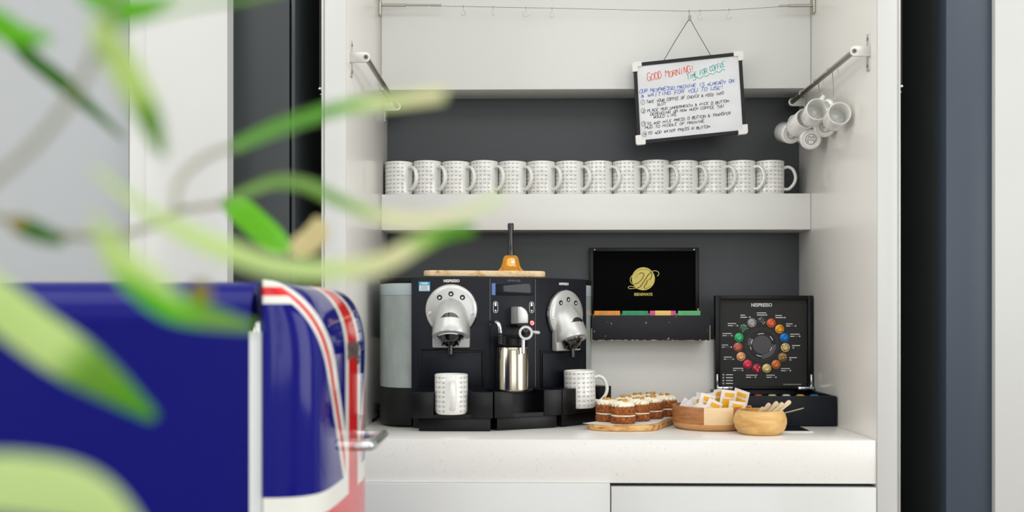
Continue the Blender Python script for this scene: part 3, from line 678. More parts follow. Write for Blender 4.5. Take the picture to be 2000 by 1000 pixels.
# bare wood along chipped lower edge
m = MB(); random.seed(3); x_ = tb0+.002
while x_ < tb1-.01:
    L = random.uniform(.002, .009); m.box(x_, min(x_+L, tb1-.003), yb0-.0003, yb0+.002, tzb, tzb+random.uniform(.0003, .0018)*random.choice((.5, 1, 1))); x_ += L+random.choice((0, 0, 0, .004, .012))
m.box(tb0-.0002, tb0+.0012, yb0-.0003, yb0+.004, tzb, tzb+.032); m.box(tb1-.0012, tb1+.0002, yb0-.0003, yb0+.004, tzb, tzb+.040)
m.build('bare_edge', mat('bare_wood', (206, 184, 142), .6), tea, label='bare wood showing at the chipped edge')
ly = 2.878; lx0, lx1 = X(1151.5, ly), X(1364.5, ly); lz0, lz1 = tzb+th-.01, Z(484.5, ly)
ld = MB(); fwx = .0105
ld.box(lx0, lx0+fwx, ly-.008, ly+.014, lz0, lz1, .001); ld.box(lx1-fwx, lx1, ly-.008, ly+.014, lz0, lz1, .001); ld.box(lx0+fwx, lx1-fwx, ly-.008, ly+.014, lz1-fwx, lz1, .001); ld.box(lx0+fwx, lx1-fwx, ly-.008, ly+.014, lz0, lz0+.008, .001)
lid = ld.build('lid', blackm, tea)
MB().box(lx0+fwx, lx1-fwx, ly+.002, ly+.012, lz0+.008, lz1-fwx).build('lid_lining', blackv, lid)
m = MB()
for xx in (lx0+.014, lx1-.014): m.blob((xx, ly-.008, lz1-.0055), .0026, 2, 0)
m.build('lid_stud', whitep, lid)
for xx in (lx0+.003, lx1-.003):
    m = MB(); m.box(xx-.002, xx+.002, ly-.011, ly-.008, lz0+.006, lz0+.030, .0005); m.build('hinge', mat('brass', (206, 150, 84), .3, metal=.8), tea)
yl = ly+.0012
cgx, cgz = P(1256.5, 544.5, yl).x, P(1256.5, 544.5, yl).z; sc = yl/F
m = MB(); disc(m, (cgx, yl, cgz), 22.4*sc, 48)
U = lambda x, y, d=.0: Vector((P(1200+x/12.5, 0, yl).x, yl-d, P(1200, 510+y/12.5, yl).z))
stroke(m, cat([U(900, 270, .0008), U(960, 240, .0008), U(1020, 240, .0008), U(1075, 275, .0008), U(1085, 320, .0008), U(1045, 370, .0008)], 5), .0009)
stroke(m, cat([U(430, 350, .0008), U(390, 420, .0008), U(390, 500, .0008), U(440, 555, .0008), U(480, 560, .0008)], 5), .0009)
stroke(m, cat([U(600, 660, .0008), U(500, 665, .0008), U(380, 675, .0008), U(335, 645, .0008), U(370, 615, .0008), U(450, 620, .0008), U(560, 655, .0008)], 5), .0008)
put_text(m, 'RIDGWAYS', .0112, (P(1256.5, 0, yl).x, yl, P(1256, 577.5, yl).z), .0004, .92)
em = m.build('gold_emblem', gold, lid)
m = MB(); d_ = .0006
stroke(m, cat([U(500, 420, d_), U(560, 340, d_), U(640, 290, d_), U(710, 300, d_), U(710, 370, d_), U(640, 480, d_), U(540, 550, d_), U(470, 550, d_)], 6), [.0003]*10+[.0008]*28+[.0007]*5)
stroke(m, cat([U(905, 270, d_), U(840, 320, d_), U(760, 430, d_), U(680, 560, d_), U(620, 630, d_), U(560, 650, d_)], 6), .0009)
stroke(m, cat([U(470, 330, d_), U(560, 240, d_), U(700, 205, d_), U(830, 220, d_), U(910, 290, d_), U(905, 380, d_), U(860, 450, d_), U(800, 470, d_)], 6), [.0003]*20+[.0008]*17+[.0005]*6)
stroke(m, cat([U(795, 475, d_), U(785, 540, d_), U(735, 610, d_), U(735, 660, d_), U(790, 665, d_), U(880, 600, d_)], 6), [.0009]*20+[.0004]*11)
m.build('emblem_letter', blackv, em)
# envelopes
envs = [('orange', (244, 158, 52), (1159, 1212)), ('dark green', (40, 150, 98), (1214, 1267)), ('pink and yellow', (226, 84, 150), (1268, 1321)), ('pale green', (96, 190, 120), (1323, 1369))]
for nm, col, (pa, pb_) in envs:
    mt = mat('envelope_'+nm.replace(' ', '_'), col, .5, noise=((60, 60, 20), [(.3, tuple(int(c*.85) for c in col)), (.7, col)], 3))
    for k in range(3):
        yy = 2.705+.045*k; xa_, xb_ = X(pa, 2.705)+.002, X(pb_, 2.705)-.001
        if k: xa_ += .001; xb_ -= .001
        m = MB(); zt_ = Z(607, 2.705)-(0 if k == 0 else .004+.003*k); 
        m.box(xa_, xb_, yy, yy+.006, tzb+.0065, zt_, .0015)
        if nm == 'pink and yellow' and k == 0:
            m.mi = 1; m.box(xa_+.014, xb_-.014, yy-.0005, yy+.0062, tzb+.03, zt_+.0003)
        m.build('tea_envelope', [mt, mat('envelope_yellow', (246, 206, 112), .5)], label=nm+' tea envelope standing in the tea box'+(', front one' if k == 0 else ', behind the front one' if k == 1 else ', rearmost'), cat_='tea envelope', group=nm+' tea envelopes')
# ---------------------------------------------------------------- capsule display case
cb1 = XR-.004; yfr = 2.532; ybk = 2.765; cb0 = cb1-.276; ch = Z(773, yfr)
cs = thing('capsule_case', 'black coffee capsule case with raised lid showing a ring of coloured capsules', 'capsule case', ((cb0+cb1)/2, 2.65, WT))
m = MB(); m.box(cb0, cb1, yfr, yfr+.008, WT+.002, ch, .001); m.box(cb0, cb0+.008, yfr+.008, ybk, WT+.002, ch, .001); m.box(cb1-.008, cb1, yfr+.008, ybk, WT+.002, ch, .001); m.box(cb0+.008, cb1-.008, ybk-.008, ybk, WT+.002, ch, .001); m.box(cb0+.008, cb1-.008, yfr+.008, ybk-.008, WT+.002, ch-.012)
m.build('case_base', navyb, cs)
yl2 = 2.757; ux0, ux1 = X(1395.5, yl2), X(1585.5, yl2); uz0, uz1 = ch+.0015, Z(577.5, yl2); fw = .0135
m = MB(); m.box(ux0, ux0+fw, yl2-.012, yl2+.012, uz0, uz1, .0012); m.box(ux1-fw, ux1, yl2-.012, yl2+.012, uz0, uz1, .0012); m.box(ux0+fw, ux1-fw, yl2-.012, yl2+.012, uz1-fw*.8, uz1, .0012); m.box(ux0+fw, ux1-fw, yl2-.012, yl2+.012, uz0, uz0+fw*.6, .0012)
cl = m.build('case_lid', blackm, cs)
pan = MB().box(ux0+fw, ux1-fw, yl2, yl2+.008, uz0+.008, uz1-fw*.8).build('capsule_chart', mat('chart_black', (28, 28, 29), .6), cl)
V = lambda x, y, d=.0004: Vector((P(1380+x/4.764, 0, yl2).x, yl2-d, P(1490, 570+y/4.764, yl2).z)); s1 = yl2/F/4.764
caps = [(515, 268, (60, 66, 70), 1), (601, 290, (214, 96, 62), 0), (679, 345, (232, 160, 40), 2), (725, 425, (20, 120, 200), 0), (733, 518, (214, 188, 130), 2), (706, 607, (150, 116, 60), 1), (645, 675, (204, 120, 58), 0), (559, 711, (216, 196, 130), 0), (468, 711, (176, 36, 58), 1), (382, 673, (214, 58, 86), 0), (320, 602, (222, 160, 116), 0), (291, 513, (184, 92, 74), 1), (301, 424, (58, 176, 112), 0), (346, 340, (50, 92, 66), 1), (422, 288, (150, 148, 148), 1)]
for i, (cx_, cy_, col, kd) in enumerate(caps):
    m = MB(); c = V(cx_, cy_); T7 = Matrix.Translation(c) @ Matrix.Rotation(PI/2, 4, 'X'); R = 41*s1
    m.lathe([(0, 0), (R, 0), (R, .0007), (R*.9, .0009), (R*.86, .0003), (R*.62, .0012), (R*.55, .0022), (R*.2, .0024), (0, .0018)], 28, T7)
    m.mi = 1 if kd else 0
    if kd:
        for k in range(9):
            a = random.uniform(0, 2*PI); rr = R*random.uniform(.2, .85); T8 = Matrix.Translation(c+Vector((rr*math.cos(a), -.0016, rr*math.sin(a)))) @ Matrix.Rotation(PI/2, 4, 'X')
            m.lathe([(0, 0), (R*.12, 0), (R*.09, .0006), (0, .0008)], 8, T8)
    m.build('capsule_picture', [mat('capsule_%d' % i, col, .3, metal=.4), mat('speck_dark', (50, 40, 30), .5) if kd == 2 else mat('speck_light', (214, 206, 180), .4)], pan)
m = MB(); disc(m, V(515, 490, .0003), 85*s1, 48); m.build('chart_centre', mat('chart_grey', (82, 80, 84), .6), pan)
for a0, a1 in ((150, 183), (270, 360)):
    m = MB(); disc(m, V(515, 490, .0005), 132*s1, 16, 90*s1, math.radians(a0), math.radians(a1)); m.build('chart_segment', mat('chart_seg', (92, 90, 94), .6), pan)
m = MB(); disc(m, V(515, 490, .0002), 160*s1, 48, 135*s1); m.build('chart_ring', mat('chart_ring', (48, 46, 50), .7), pan)
m = MB()
for a0, a1, rr in ((80, 112, 100), (22, 46, 105), (152, 175, 98), (190, 206, 108), (242, 268, 108), (322, 345, 92)): disc(m, V(515, 490, .0008), (rr+4)*s1, 8, (rr-2)*s1, math.radians(a0), math.radians(a1))
labs = [(468, 555, 196, 1), (640, 700, 220, 1), (740, 800, 298, .5), (778, 865, 394, .5), (795, 870, 500, 0), (768, 840, 612, 0), (692, 775, 714, .6), (557, 635, 775, .6), (367, 472, 775, .6), (247, 340, 712, .35), (160, 235, 608, .3), (142, 200, 495, .35), (148, 232, 388, .5), (198, 275, 295, .6), (315, 357, 217, .8)]
m.build('chart_arc_marks', whitep, pan)
for x0_, x1_, y_, f_ in labs:
    x = x0_; m = MB()
    while x < x1_:
        ww_ = random.uniform(5, 10); a = V(x, y_-4, .0004); b = V(min(x+ww_, x1_), y_+4, .0004); m.box(a.x, b.x, a.y-.0002, a.y, b.z, a.z); x += ww_+2
    if f_:
        a = V(x0_, y_+16); b = V(x0_+75*f_, y_+23); m.box(a.x, b.x, a.y-.0002, a.y, b.z, a.z); m.mi = 1; a = V(x0_+75*f_, y_+17); b = V(x0_+78, y_+22); m.box(a.x, b.x, a.y-.0002, a.y, b.z, a.z); m.mi = 0
        disc(m, V(x0_+88, y_+19), 7*s1, 10, 3*s1)
    else: disc(m, V(x0_+12, y_+20), 9*s1, 10, 6*s1)
    m.build('chart_caption', [whitep, mat('grey_print2', (110, 110, 110), .6)], pan)
for k in range(4):
    m = MB(); disc(m, V(156, 772+27*k), 8*s1, 10, 4*s1); a = V(180, 768+27*k); b = V(245, 775+27*k); m.box(a.x, b.x, a.y-.0002, a.y, b.z, a.z); m.build('chart_legend', whitep, pan)
m = MB(); put_text(m, 'NESPRESSO', 37*s1*1.2, V(512, 137), .0003, .86); m.build('brand_lettering', whitep, pan); m = MB(); put_text(m, 'www.nespresso.com/pro', 17*s1, V(798, 864), 0, .95)
m.build('web_address', whitep, pan)
for xx, sg in ((ux0+.005, 1), (ux1-.005, -1)):
    m = MB(); zc0 = uz0; m.box(xx-.003, xx+.003, yl2-.016, yl2-.0125, zc0+.004, zc0+.042, .0025); m.box(min(xx-.003*sg, xx+sg*.040), max(xx-.003*sg, xx+sg*.040), yl2-.030, yl2-.0125, ch+.0004, ch+.010, .002)
    for k in (.012, .030): m.blob((xx+sg*k, yl2-.030, ch+.006), .002, 1, 0)
    m.build('lid_hinge', chrome, cs)
cc = [('crimson', (200, 40, 70)), ('cream', (230, 225, 215)), ('blue', (40, 90, 190)), ('black', (30, 30, 34)), ('green', (70, 150, 60)), ('rust', (190, 80, 50)), ('amber', (214, 170, 40)), ('grey', (90, 90, 94)), ('tan', (180, 150, 90)), ('wine', (150, 40, 60)), ('sand', (220, 200, 150)), ('teal', (20, 120, 150)), ('pink', (220, 110, 130)), ('bronze', (150, 100, 50))]
for k in range(14):
    j, i = divmod(k, 7); nm, col = cc[(k*5+2) % 14]
    x_ = cb0+.028+i*.0365; y_ = yfr+.035+j*.062
    m = MB(); m.lathe([(0, 0), (.016, 0), (.0165, .0015), (.012, .004), (.008, .0085), (0, .0088)], 20, Matrix.Translation((x_, y_, ch-.0118)))
    m.build('coffee_capsule', mat('cap_foil_'+nm, col, .3, metal=.4), label=nm+' coffee capsule lying in the '+('front' if j == 0 else 'rear')+' row of the black case', cat_='coffee capsule', group='capsules in the case tray')
# ---------------------------------------------------------------- brochure
m = MB(); m.prism([(X(1478, 2.44), 2.50), (X(1478, 2.44), 2.395), (X(1589, 2.395), 2.395), (X(1568, 2.48), 2.50)], WT+.0004, WT+.0032, 0)
bro = m.build('brochure', whitep, label='thin white booklet with dark cover lying in front of the capsule case', cat_='booklet')
MB().prism([(X(1480, 2.44), 2.499), (X(1480, 2.44), 2.408), (X(1582, 2.408), 2.408), (X(1566, 2.48), 2.499)], WT+.0033, WT+.0040, 0).build('cover', navyb, bro)
bro2 = None
# ---------------------------------------------------------------- serving board with cakes
olive = mat('olive_wood', (206, 156, 92), .45, noise=((14, 30, 40), [(.28, (120, 76, 44)), (.42, (196, 142, 78)), (.6, (224, 182, 116)), (.75, (206, 150, 84))], 6, 2.0))
bp = [(1147, 2.475), (1152, 2.445), (1175, 2.418), (1215, 2.408), (1255, 2.412), (1280, 2.428), (1289, 2.455), (1296, 2.49), (1306, 2.535), (1318, 2.60), (1330, 2.655), (1330, 2.70), (1290, 2.73), (1230, 2.715), (1207, 2.65), (1195, 2.57), (1165, 2.51)]
bp2 = cat([(X(a, b), b, 0) for a, b in bp+[bp[0]]], 4)[:-1]
MB().prism([(p.x, p.y) for p in bp2], WT+.0004, WT+.0155, .004, None, 3).build('serving_board', olive, label='olive wood serving board under the little carrot cakes', cat_='board')
pz_ = WT+.0157
pp = [(1138, 2.452), (1165, 2.428), (1215, 2.418), (1262, 2.424), (1283, 2.46), (1300, 2.55), (1322, 2.66), (1300, 2.71), (1235, 2.70), (1212, 2.63), (1200, 2.57), (1168, 2.50)]
m = MB(); poly = [(X(a, b), b) for a, b in pp]; n = len(poly)
c0 = (sum(p[0] for p in poly)/n, sum(p[1] for p in poly)/n)
vs = [(x, y, pz_+(.0006 if i else .0002)) for i, (x, y) in enumerate(poly)]
m.prism(poly, pz_, pz_+.0005); m.build('baking_paper', mat('baking_paper', (232, 232, 230), .6), label='white baking paper between the cakes and the serving board', cat_='paper')
sponge = mat('carrot_sponge', (172, 92, 34), .85, bump=(260, 1.0, .004), noise=((190, 190, 190), [(.32, (70, 34, 14)), (.45, (140, 74, 28)), (.62, (172, 98, 38)), (.75, (200, 124, 54))], 4))
cream = mat('cream_frosting', (250, 241, 216), .5)
nut = mat('walnut', (206, 158, 84), .5, noise=((150, 150, 150), [(.3, (140, 88, 36)), (.6, (220, 172, 92))], 3))
def cake(seed):
    random.seed(seed); t = thing('carrot_cake', 'x', 'cake', world=False); I = Matrix.Identity(4); r = .0305
    def layer(z0, z1):
        m = MB(I); pr_ = [(0, z0), (r-.003, z0), (r-.0005, z0+.0015)]; k = 5
        for i in range(1, k): pr_.append((r+random.uniform(-.0004, .0004), z0+(z1-z0)*i/k))
        pr_ += [(r-.0008, z1-.0012), (r-.003, z1), (0, z1)]; m.lathe(pr_, 44, None, .0006); return m
    layer(0, .018).build('sponge_layer', sponge, t)
    m = MB(I); m.lathe([(0, .018), (r-.0015, .018), (r-.0003, .0198), (r-.0015, .0215), (0, .0215)], 40, None, .0008); m.build('cream_filling', cream, t)
    layer(.0215, .041).build('sponge_layer', sponge, t)
    up_ = Matrix.Translation((0, 0, .005))
    m = MB(I); pts = []; rad = []
    for i in range(70):
        q = i/69; a = q*2*PI*2.6; rr = (r-.008)*(1-q)**.8; pts.append((rr*math.cos(a), rr*math.sin(a), .040+.009*q)); rad.append(.0056*(1-.35*q))
    m.tube(pts, rad, 10, T=up_)
    m.lathe([(0, .036), (.023, .036), (.022, .041), (.012, .046), (0, .048)], 28, up_)
    # piped ridges around the rim
    for k in range(14):
        a = 2*PI*k/14; m.tube(cat([((r-.0045)*math.cos(a), (r-.0045)*math.sin(a), .0375), ((r-.008)*math.cos(a+.25), (r-.008)*math.sin(a+.25), .0432), ((r-.017)*math.cos(a+.6), (r-.017)*math.sin(a+.6), .0475)], 4), [.0030]*4+[.0032]*3+[.0026]*2, 8, T=up_)
    m.build('frosting', cream, t)
    for k in range(8):
        a = random.uniform(0, 2*PI); rr = random.uniform(.001, .013); m = MB(I); m.blob((rr*math.cos(a), rr*math.sin(a), .0565), random.uniform(.0036, .0058), 2, .25, (1.2, .9, .75)); m.build('walnut_piece', nut, t)
    return t
c1 = cake(11); c2 = cake(23)
cz_ = pz_+.0007
cakes = [(1217, 2.452, 'front cake nearest the room'), (1187, 2.505, 'leftmost cake beside the mug'), (1246, 2.515, 'second cake in the front line, right of the nearest'), (1272, 2.575, 'third cake in the right line, behind the second'), (1300, 2.635, 'fourth cake in the right line, next to the sugar bowl'), (1221, 2.572, 'cake just behind the leftmost'), (1243, 2.64, 'cake at the back between the two lines'), (1272, 2.675, 'rear cake topped with a tall walnut')]
cakes += []
for i, (px, yy, lab) in enumerate(cakes):
    src = c1 if i % 2 == 0 else c2; o = src if i < 2 else dup(src)
    o.location = (X(px, yy), yy, cz_); o.rotation_euler = (0, 0, random.uniform(0, 6)); o['label'] = 'frosted two-layer carrot cake, '+lab; o['group'] = 'carrot cakes on the serving board'
# ---------------------------------------------------------------- sugar bowl
sbx, sby, sr = X(1386.5, 2.50), 2.50, .0925
acacia = mat('acacia', (176, 112, 60), .42)
nt = acacia.node_tree; pb = nt.nodes['Principled BSDF']; tc = nt.nodes.new('ShaderNodeTexCoord')
sx = nt.nodes.new('ShaderNodeSeparateXYZ'); nt.links.new(tc.outputs['Object'], sx.inputs[0])
def mth(nt, op, a, b=None, c=None):
    n = nt.nodes.new('ShaderNodeMath'); n.operation = op
    for i, q in enumerate((a, b, c)):
        if q is None: continue
        if isinstance(q, (int, float)): n.inputs[i].default_value = q
        else: nt.links.new(q, n.inputs[i])
    return n.outputs[0]
def mixc(nt, f, a, b):
    n = nt.nodes.new('ShaderNodeMix'); n.data_type = 'RGBA'
    if isinstance(f, (int, float)): n.inputs[0].default_value = f
    else: nt.links.new(f, n.inputs[0])
    for i, q in ((6, a), (7, b)):
        if isinstance(q, tuple): n.inputs[i].default_value = q
        else: nt.links.new(q, n.inputs[i])
    return n.outputs[2]
mpn = nt.nodes.new('ShaderNodeMapping'); mpn.inputs['Scale'].default_value = (10, 10, 60); nzn = nt.nodes.new('ShaderNodeTexNoise'); nzn.inputs['Scale'].default_value = 2; nzn.inputs['Detail'].default_value = 6; nzn.inputs['Distortion'].default_value = 1.5
nt.links.new(tc.outputs['Object'], mpn.inputs[0]); nt.links.new(mpn.outputs[0], nzn.inputs['Vector'])
dk = mixc(nt, nzn.outputs[0], lin(112, 58, 26), lin(204, 140, 84)); lt_ = mixc(nt, nzn.outputs[0], lin(222, 188, 140), lin(240, 214, 172))
inx = mth(nt, 'MULTIPLY', mth(nt, 'GREATER_THAN', sx.outputs[0], -.030), mth(nt, 'LESS_THAN', sx.outputs[0], .042)); inz = mth(nt, 'GREATER_THAN', sx.outputs[2], .016)
md_ = mixc(nt, nzn.outputs[0], lin(176, 120, 66), lin(222, 172, 110)); bs = mixc(nt, inz, md_, dk)
nt.links.new(mixc(nt, mth(nt, 'MULTIPLY', inx, inz), bs, lt_), pb.inputs['Base Color'])
sb = thing('sugar_bowl', 'round shallow wooden bowl with a pale wood block, filled with sugar sachets', 'bowl', (sbx, sby, WT+.0004))
TS = Matrix.Translation((sbx, sby, WT+.0004))
MB().lathe([(0, 0), (sr-.012, 0), (sr-.005, .004), (sr-.001, .012), (sr, .025), (sr, .056), (sr-.001, .0575), (sr-.006, .0575), (sr-.007, .056), (sr-.009, .014), (sr-.02, .009), (0, .009)], 72, TS).build('bowl_body', acacia, sb)
m = MB(); hx = sbx+sr*math.cos(math.radians(-20)); hy = sby+sr*math.sin(math.radians(-20)); m.tube(cat([(hx-.004, hy, WT+.053), (hx+.006, hy-.002, WT+.056), (hx+.006, hy-.002, WT+.040), (hx-.004, hy, WT+.040)], 5), .004, 10); m.build('bowl_handle', acacia, sb)
paper = mat('sachet_paper', (240, 236, 232), .6); orange = mat('sachet_orange', (250, 186, 40), .5); pinkish = mat('sachet_pink', (214, 176, 166), .6)
def sachet(printed):
    t = MB(Matrix.Identity(4)); w_, h_ = .0200, .0300; nx, nz2 = 6, 8; vs = []; fs = []
    for sgn in (-1, 1):
        for j in range(nz2+1):
            for i in range(nx+1):
                u = -1+2*i/nx; v = -1+2*j/nz2; puff = .0028*(max(0, 1-u*u)**.6)*(max(0, 1-v*v)**.6); vs.append((u*w_, sgn*(.0003+puff), h_+v*h_))
    n1 = (nx+1)*(nz2+1)
    for sgn in (0, 1):
        for j in range(nz2):
            for i in range(nx):
                a = sgn*n1+j*(nx+1)+i; fs.append((a, a+1, a+nx+2, a+nx+1))
    for i in range(nx):
        for j in (0, nz2): a = j*(nx+1)+i; fs.append((a, a+1, a+1+n1, a+n1))
    for j in range(nz2):
        for i in (0, nx): a = j*(nx+1)+i; fs.append((a, a+nx+1, a+nx+1+n1, a+n1))
    t.add(vs, fs)
    if printed:
        t.mi = 1
        for (u0, u1, v0, v1) in ((-.70, .70, -.62, .28), (-.55, .70, .44, .78)):
            for sg in (-1, 1):
                q = []; k = 5
                for j in range(k+1):
                    for i in range(k+1):
                        u = u0+(u1-u0)*i/k; v = v0+(v1-v0)*j/k; puff = .0028*(1-u*u)**.6*(1-v*v)**.6; q.append((u*w_, sg*(.0009+puff), h_+v*h_))
                t.add(q, [(j*(k+1)+i, j*(k+1)+i+1, (j+1)*(k+1)+i+1, (j+1)*(k+1)+i) for j in range(k) for i in range(k)])
    return t
so1 = sachet(True).build('sugar_sachet', [paper, orange], cat_='sachet'); so2 = sachet(False).build('sugar_sachet', [paper, pinkish], cat_='sachet')
random.seed(5)
# (px, py of the sachet's top centre, Y, lean sideways deg, turn deg, lean back deg, printed)
sl_ = [(1425, 762, 2.455, 7, 12, 10, 1, 'printed sachet standing tallest in the middle of the bowl'), (1402, 760, 2.475, -4, 50, 6, 1, 'printed sachet turned edgewise left of the tallest'), (1450, 762, 2.465, 16, -34, 8, 1, 'printed sachet rising at the right end of the bowl'), (1441, 784, 2.435, 8, -8, 8, 1, 'low printed sachet at the right front rim'),
       (1384, 770, 2.455, 14, 18, 8, 1, 'printed sachet leaning right, left of the edgewise one'), (1366, 773, 2.465, -18, -10, 12, 1, 'printed sachet leaning left at the left middle'), (1399, 783, 2.44, 24, 16, 8, 1, 'low printed sachet in front of the edgewise one'),
       (1354, 777, 2.49, -26, 14, 6, 0, 'plain white sachet leaning left behind the orange ones'), (1343, 784, 2.475, -40, -10, 6, 0, 'plain white sachet lying towards the left rim'), (1329, 789, 2.49, -56, 12, 4, 0, 'plain white sachet tipped low against the left rim'), (1357, 791, 2.45, -30, -20, 6, 0, 'plain white sachet low at the left front'),
       (1375, 768, 2.52, 5, -30, 2, 0, 'plain white sachet upright at the back left'), (1393, 766, 2.54, -12, 10, 2, 0, 'plain white sachet upright at the back middle'), (1411, 765, 2.55, 14, -20, 2, 0, 'plain white sachet upright at the back right'), (1434, 769, 2.50, -6, 24, 2, 0, 'plain white sachet between the tallest and the right end one'), (1374, 791, 2.435, -12, 8, 6, 0, 'plain white sachet low behind the pale wood block')]
for i, (px, py, yy, la, tu, lb, pr_, lab) in enumerate(sl_):
    src = so1 if pr_ else so2; first = (i == 0 or i == 7); o = src if first else dup(src)
    R = Matrix.Rotation(math.radians(tu), 4, 'Z') @ Matrix.Rotation(math.radians(la), 4, 'Y') @ Matrix.Rotation(math.radians(lb), 4, 'X')
    top = P(px, py, yy); org = top-(R @ Vector((0, 0, .060))); o.matrix_basis = Matrix.Translation(org) @ R
    o['label'] = ('orange and white ' if pr_ else '')+lab; o['group'] = 'sachets in the wooden bowl'
# ---------------------------------------------------------------- stirrer bowl
kx, ky = X(1484.5, 2.375), 2.375
kb = thing('stirrer_bowl', 'small rounded pale wooden bowl holding wooden stirrers', 'bowl', (kx, ky, WT+.0004)); TK = Matrix.Translation((kx, ky, WT+.0004))
MB().lathe([(0, 0), (.044, 0), (.050, .003), (.058, .013), (.0618, .026), (.0618, .036), (.058, .048), (.053, .055), (.050, .0567), (.047, .0560), (.049, .045), (.053, .03), (.045, .012), (.03, .008), (0, .008)], 64, TK).build('bowl_body', mat('maple', (222, 176, 108), .4, noise=((14, 14, 40), [(.3, (200, 148, 80)), (.55, (226, 182, 114)), (.75, (236, 198, 136))], 4, 1)), kb)
stm = mat('stirrer_wood', (226, 206, 170), .55)
for (px, py, L, lab) in ((1492, 796, 0, 'shortest wooden stirrer, furthest left in the bowl'), (1504, 788, 0, 'broad-tipped wooden stirrer, second from the left'), (1519, 785, 0, 'wooden stirrer in the middle of the bundle'), (1530, 787, 0, 'wooden stirrer tucked behind the middle one'), (1544, 783, 0, 'wooden stirrer reaching highest on the right')):
    tip = P(px, py, 2.36); base = Vector((kx-.030+(px-1492)*.0006, ky+.014-(px-1492)*.0003, WT+.016)); d = tip-base
    m = MB(); fr_ = [0, .3, .6, .8, .9, .95, .98, .994, 1]; pts = [base+d*k for k in fr_]; m.tube(pts, [.0040, .0040, .0040, .0044, .0052, .0052, .0044, .0030, .0012], 12, (0, -1, .3), .2); m.build('wooden_stirrer', stm, label=lab, cat_='stirrer', group='wooden stirrers in the small bowl')
m = MB(); tip = P(1570, 797, 2.40); base = Vector((kx-.01, ky+.01, WT+.030)); m.tube([base, base.lerp(tip, .5), base.lerp(tip, .95), tip], [.0013, .0013, .0016, .001], 8); m.build('thin_stick', mat('stick_wood', (170, 156, 128), .5), label='thin stick leaning out of the small bowl to the right', cat_='stick')
# ---------------------------------------------------------------- cable
m = MB(); Yc_ = 2.66
m.tube(cat([P(700, 832, 2.60), P(712, 826, 2.60), P(726, 822, 2.62), P(737, 815, 2.66), P(741, 804, 2.70), P(734, 796, 2.72), P(736, 788, 2.73), P(742, 793, 2.73), P(739, 806, 2.72), P(733, 812, 2.70), P(736, 800, 2.73), P(744, 790, 2.74)], 6), .0032, 10)
m.build('power_cable', blackm, label='black power cable coiled beside the water tank', cat_='cable')
# ---------------------------------------------------------------- fridge
fy0, fy1 = 1.36, 1.86; fyc = (fy0+fy1)/2; fzt = Z(547.5, 1.372)
fx1 = X(488, 1.372); fx0 = -1.0
fr = thing('fridge', 'glossy blue retro fridge with red and white union flag stripes on its door', 'fridge', ((fx0+fx1)/2, fyc, 0))
blue_p = mat('blue_enamel', (6, 10, 112), .3, spec=.2)
bm = bmesh.new(); bmesh.ops.create_cube(bm, size=1)
for v in bm.verts: v.co = Vector(((fx0+fx1)/2+v.co.x*(fx1-fx0), fyc+v.co.y*(fy1-fy0-.02), .03+(fzt-.03)*(v.co.z+.5)))
ed = [e for e in bm.edges if all(v.co.z > 1 for v in e.verts) and abs(e.verts[0].co.x-e.verts[1].co.x) > .1]
bmesh.ops.bevel(bm, geom=ed, offset=.062, segments=10, affect='EDGES', profile=.5)
m = MB(); m.frombm(bm); m.build('fridge_body', blue_p, fr)
gx1 = X(513, 1.372)
zg = Z(648, 1.372)
MB().box(fx1+.0002, gx1+.004, fy0+.006, fy1-.006, .06, zg, .002).build('door_seal', mat('seal_white', (214, 218, 220), .4), fr)
MB().box(fx1+.0005, gx1+.006, fy0+.03, fy1-.03, zg, fzt-.006, .004).build('door_neck', mat('neck_blue', (8, 10, 70), .3), fr)
m = MB(); hx_ = (fx1+gx1)/2+.002; m.cyl((hx_, fy0+.020, zg-.003), (hx_, fy0+.020, zg+.006), .009); m.cyl((hx_, fy0+.020, zg+.006), (hx_, fy0+.020, zg+.013), .006); m.build('hinge', chrome, fr)
flag = mat('union_flag_enamel', (10, 14, 122), .08, spec=.32)
nt = flag.node_tree; pb = nt.nodes['Principled BSDF']; tc = nt.nodes.new('ShaderNodeTexCoord'); sx = nt.nodes.new('ShaderNodeSeparateXYZ'); nt.links.new(tc.outputs['Object'], sx.inputs[0])
FZ = .872; ay = mth(nt, 'ABSOLUTE', sx.outputs[1]); zz = mth(nt, 'SUBTRACT', sx.outputs[2], FZ); az = mth(nt, 'ABSOLUTE', zz)
SL = 1.53; nrm = math.sqrt(1+SL*SL)
ayc = mth(nt, 'MINIMUM', ay, .238)
cl_ = nt.nodes.new('ShaderNodeMapRange'); nt.links.new(ay, cl_.inputs[0]); cl_.inputs[1].default_value = .15; cl_.inputs[2].default_value = .235; cl_.inputs[3].default_value = 1; cl_.inputs[4].default_value = .42
dg = mth(nt, 'DIVIDE', mth(nt, 'DIVIDE', mth(nt, 'SUBTRACT', az, mth(nt, 'MULTIPLY', ayc, SL)), nrm), cl_.outputs[0])     # + = above the diagonal
dga = mth(nt, 'ABSOLUTE', mth(nt, 'ADD', dg, .000)); lt2 = lambda a, b: mth(nt, 'LESS_THAN', a, b)
blueC = lin(8, 12, 122); redC = lin(216, 24, 26); whC = lin(236, 236, 230)
c = mixc(nt, lt2(dga, .0255), blueC, whC); c = mixc(nt, lt2(mth(nt, 'ABSOLUTE', mth(nt, 'ADD', dg, .003)), .0080), c, redC)
cw_ = mth(nt, 'MAXIMUM', lt2(ay, .066), lt2(az, .078)); c = mixc(nt, cw_, c, whC)
crr = mth(nt, 'MAXIMUM', lt2(ay, .040), lt2(az, .047)); c = mixc(nt, crr, c, redC); nt.links.new(c, pb.inputs['Base Color'])
dx0 = gx1+.0035; dzb = .10; DD = .080; dm_ = MB(); NY, NZ = 60, 70; vs = []; fs = []
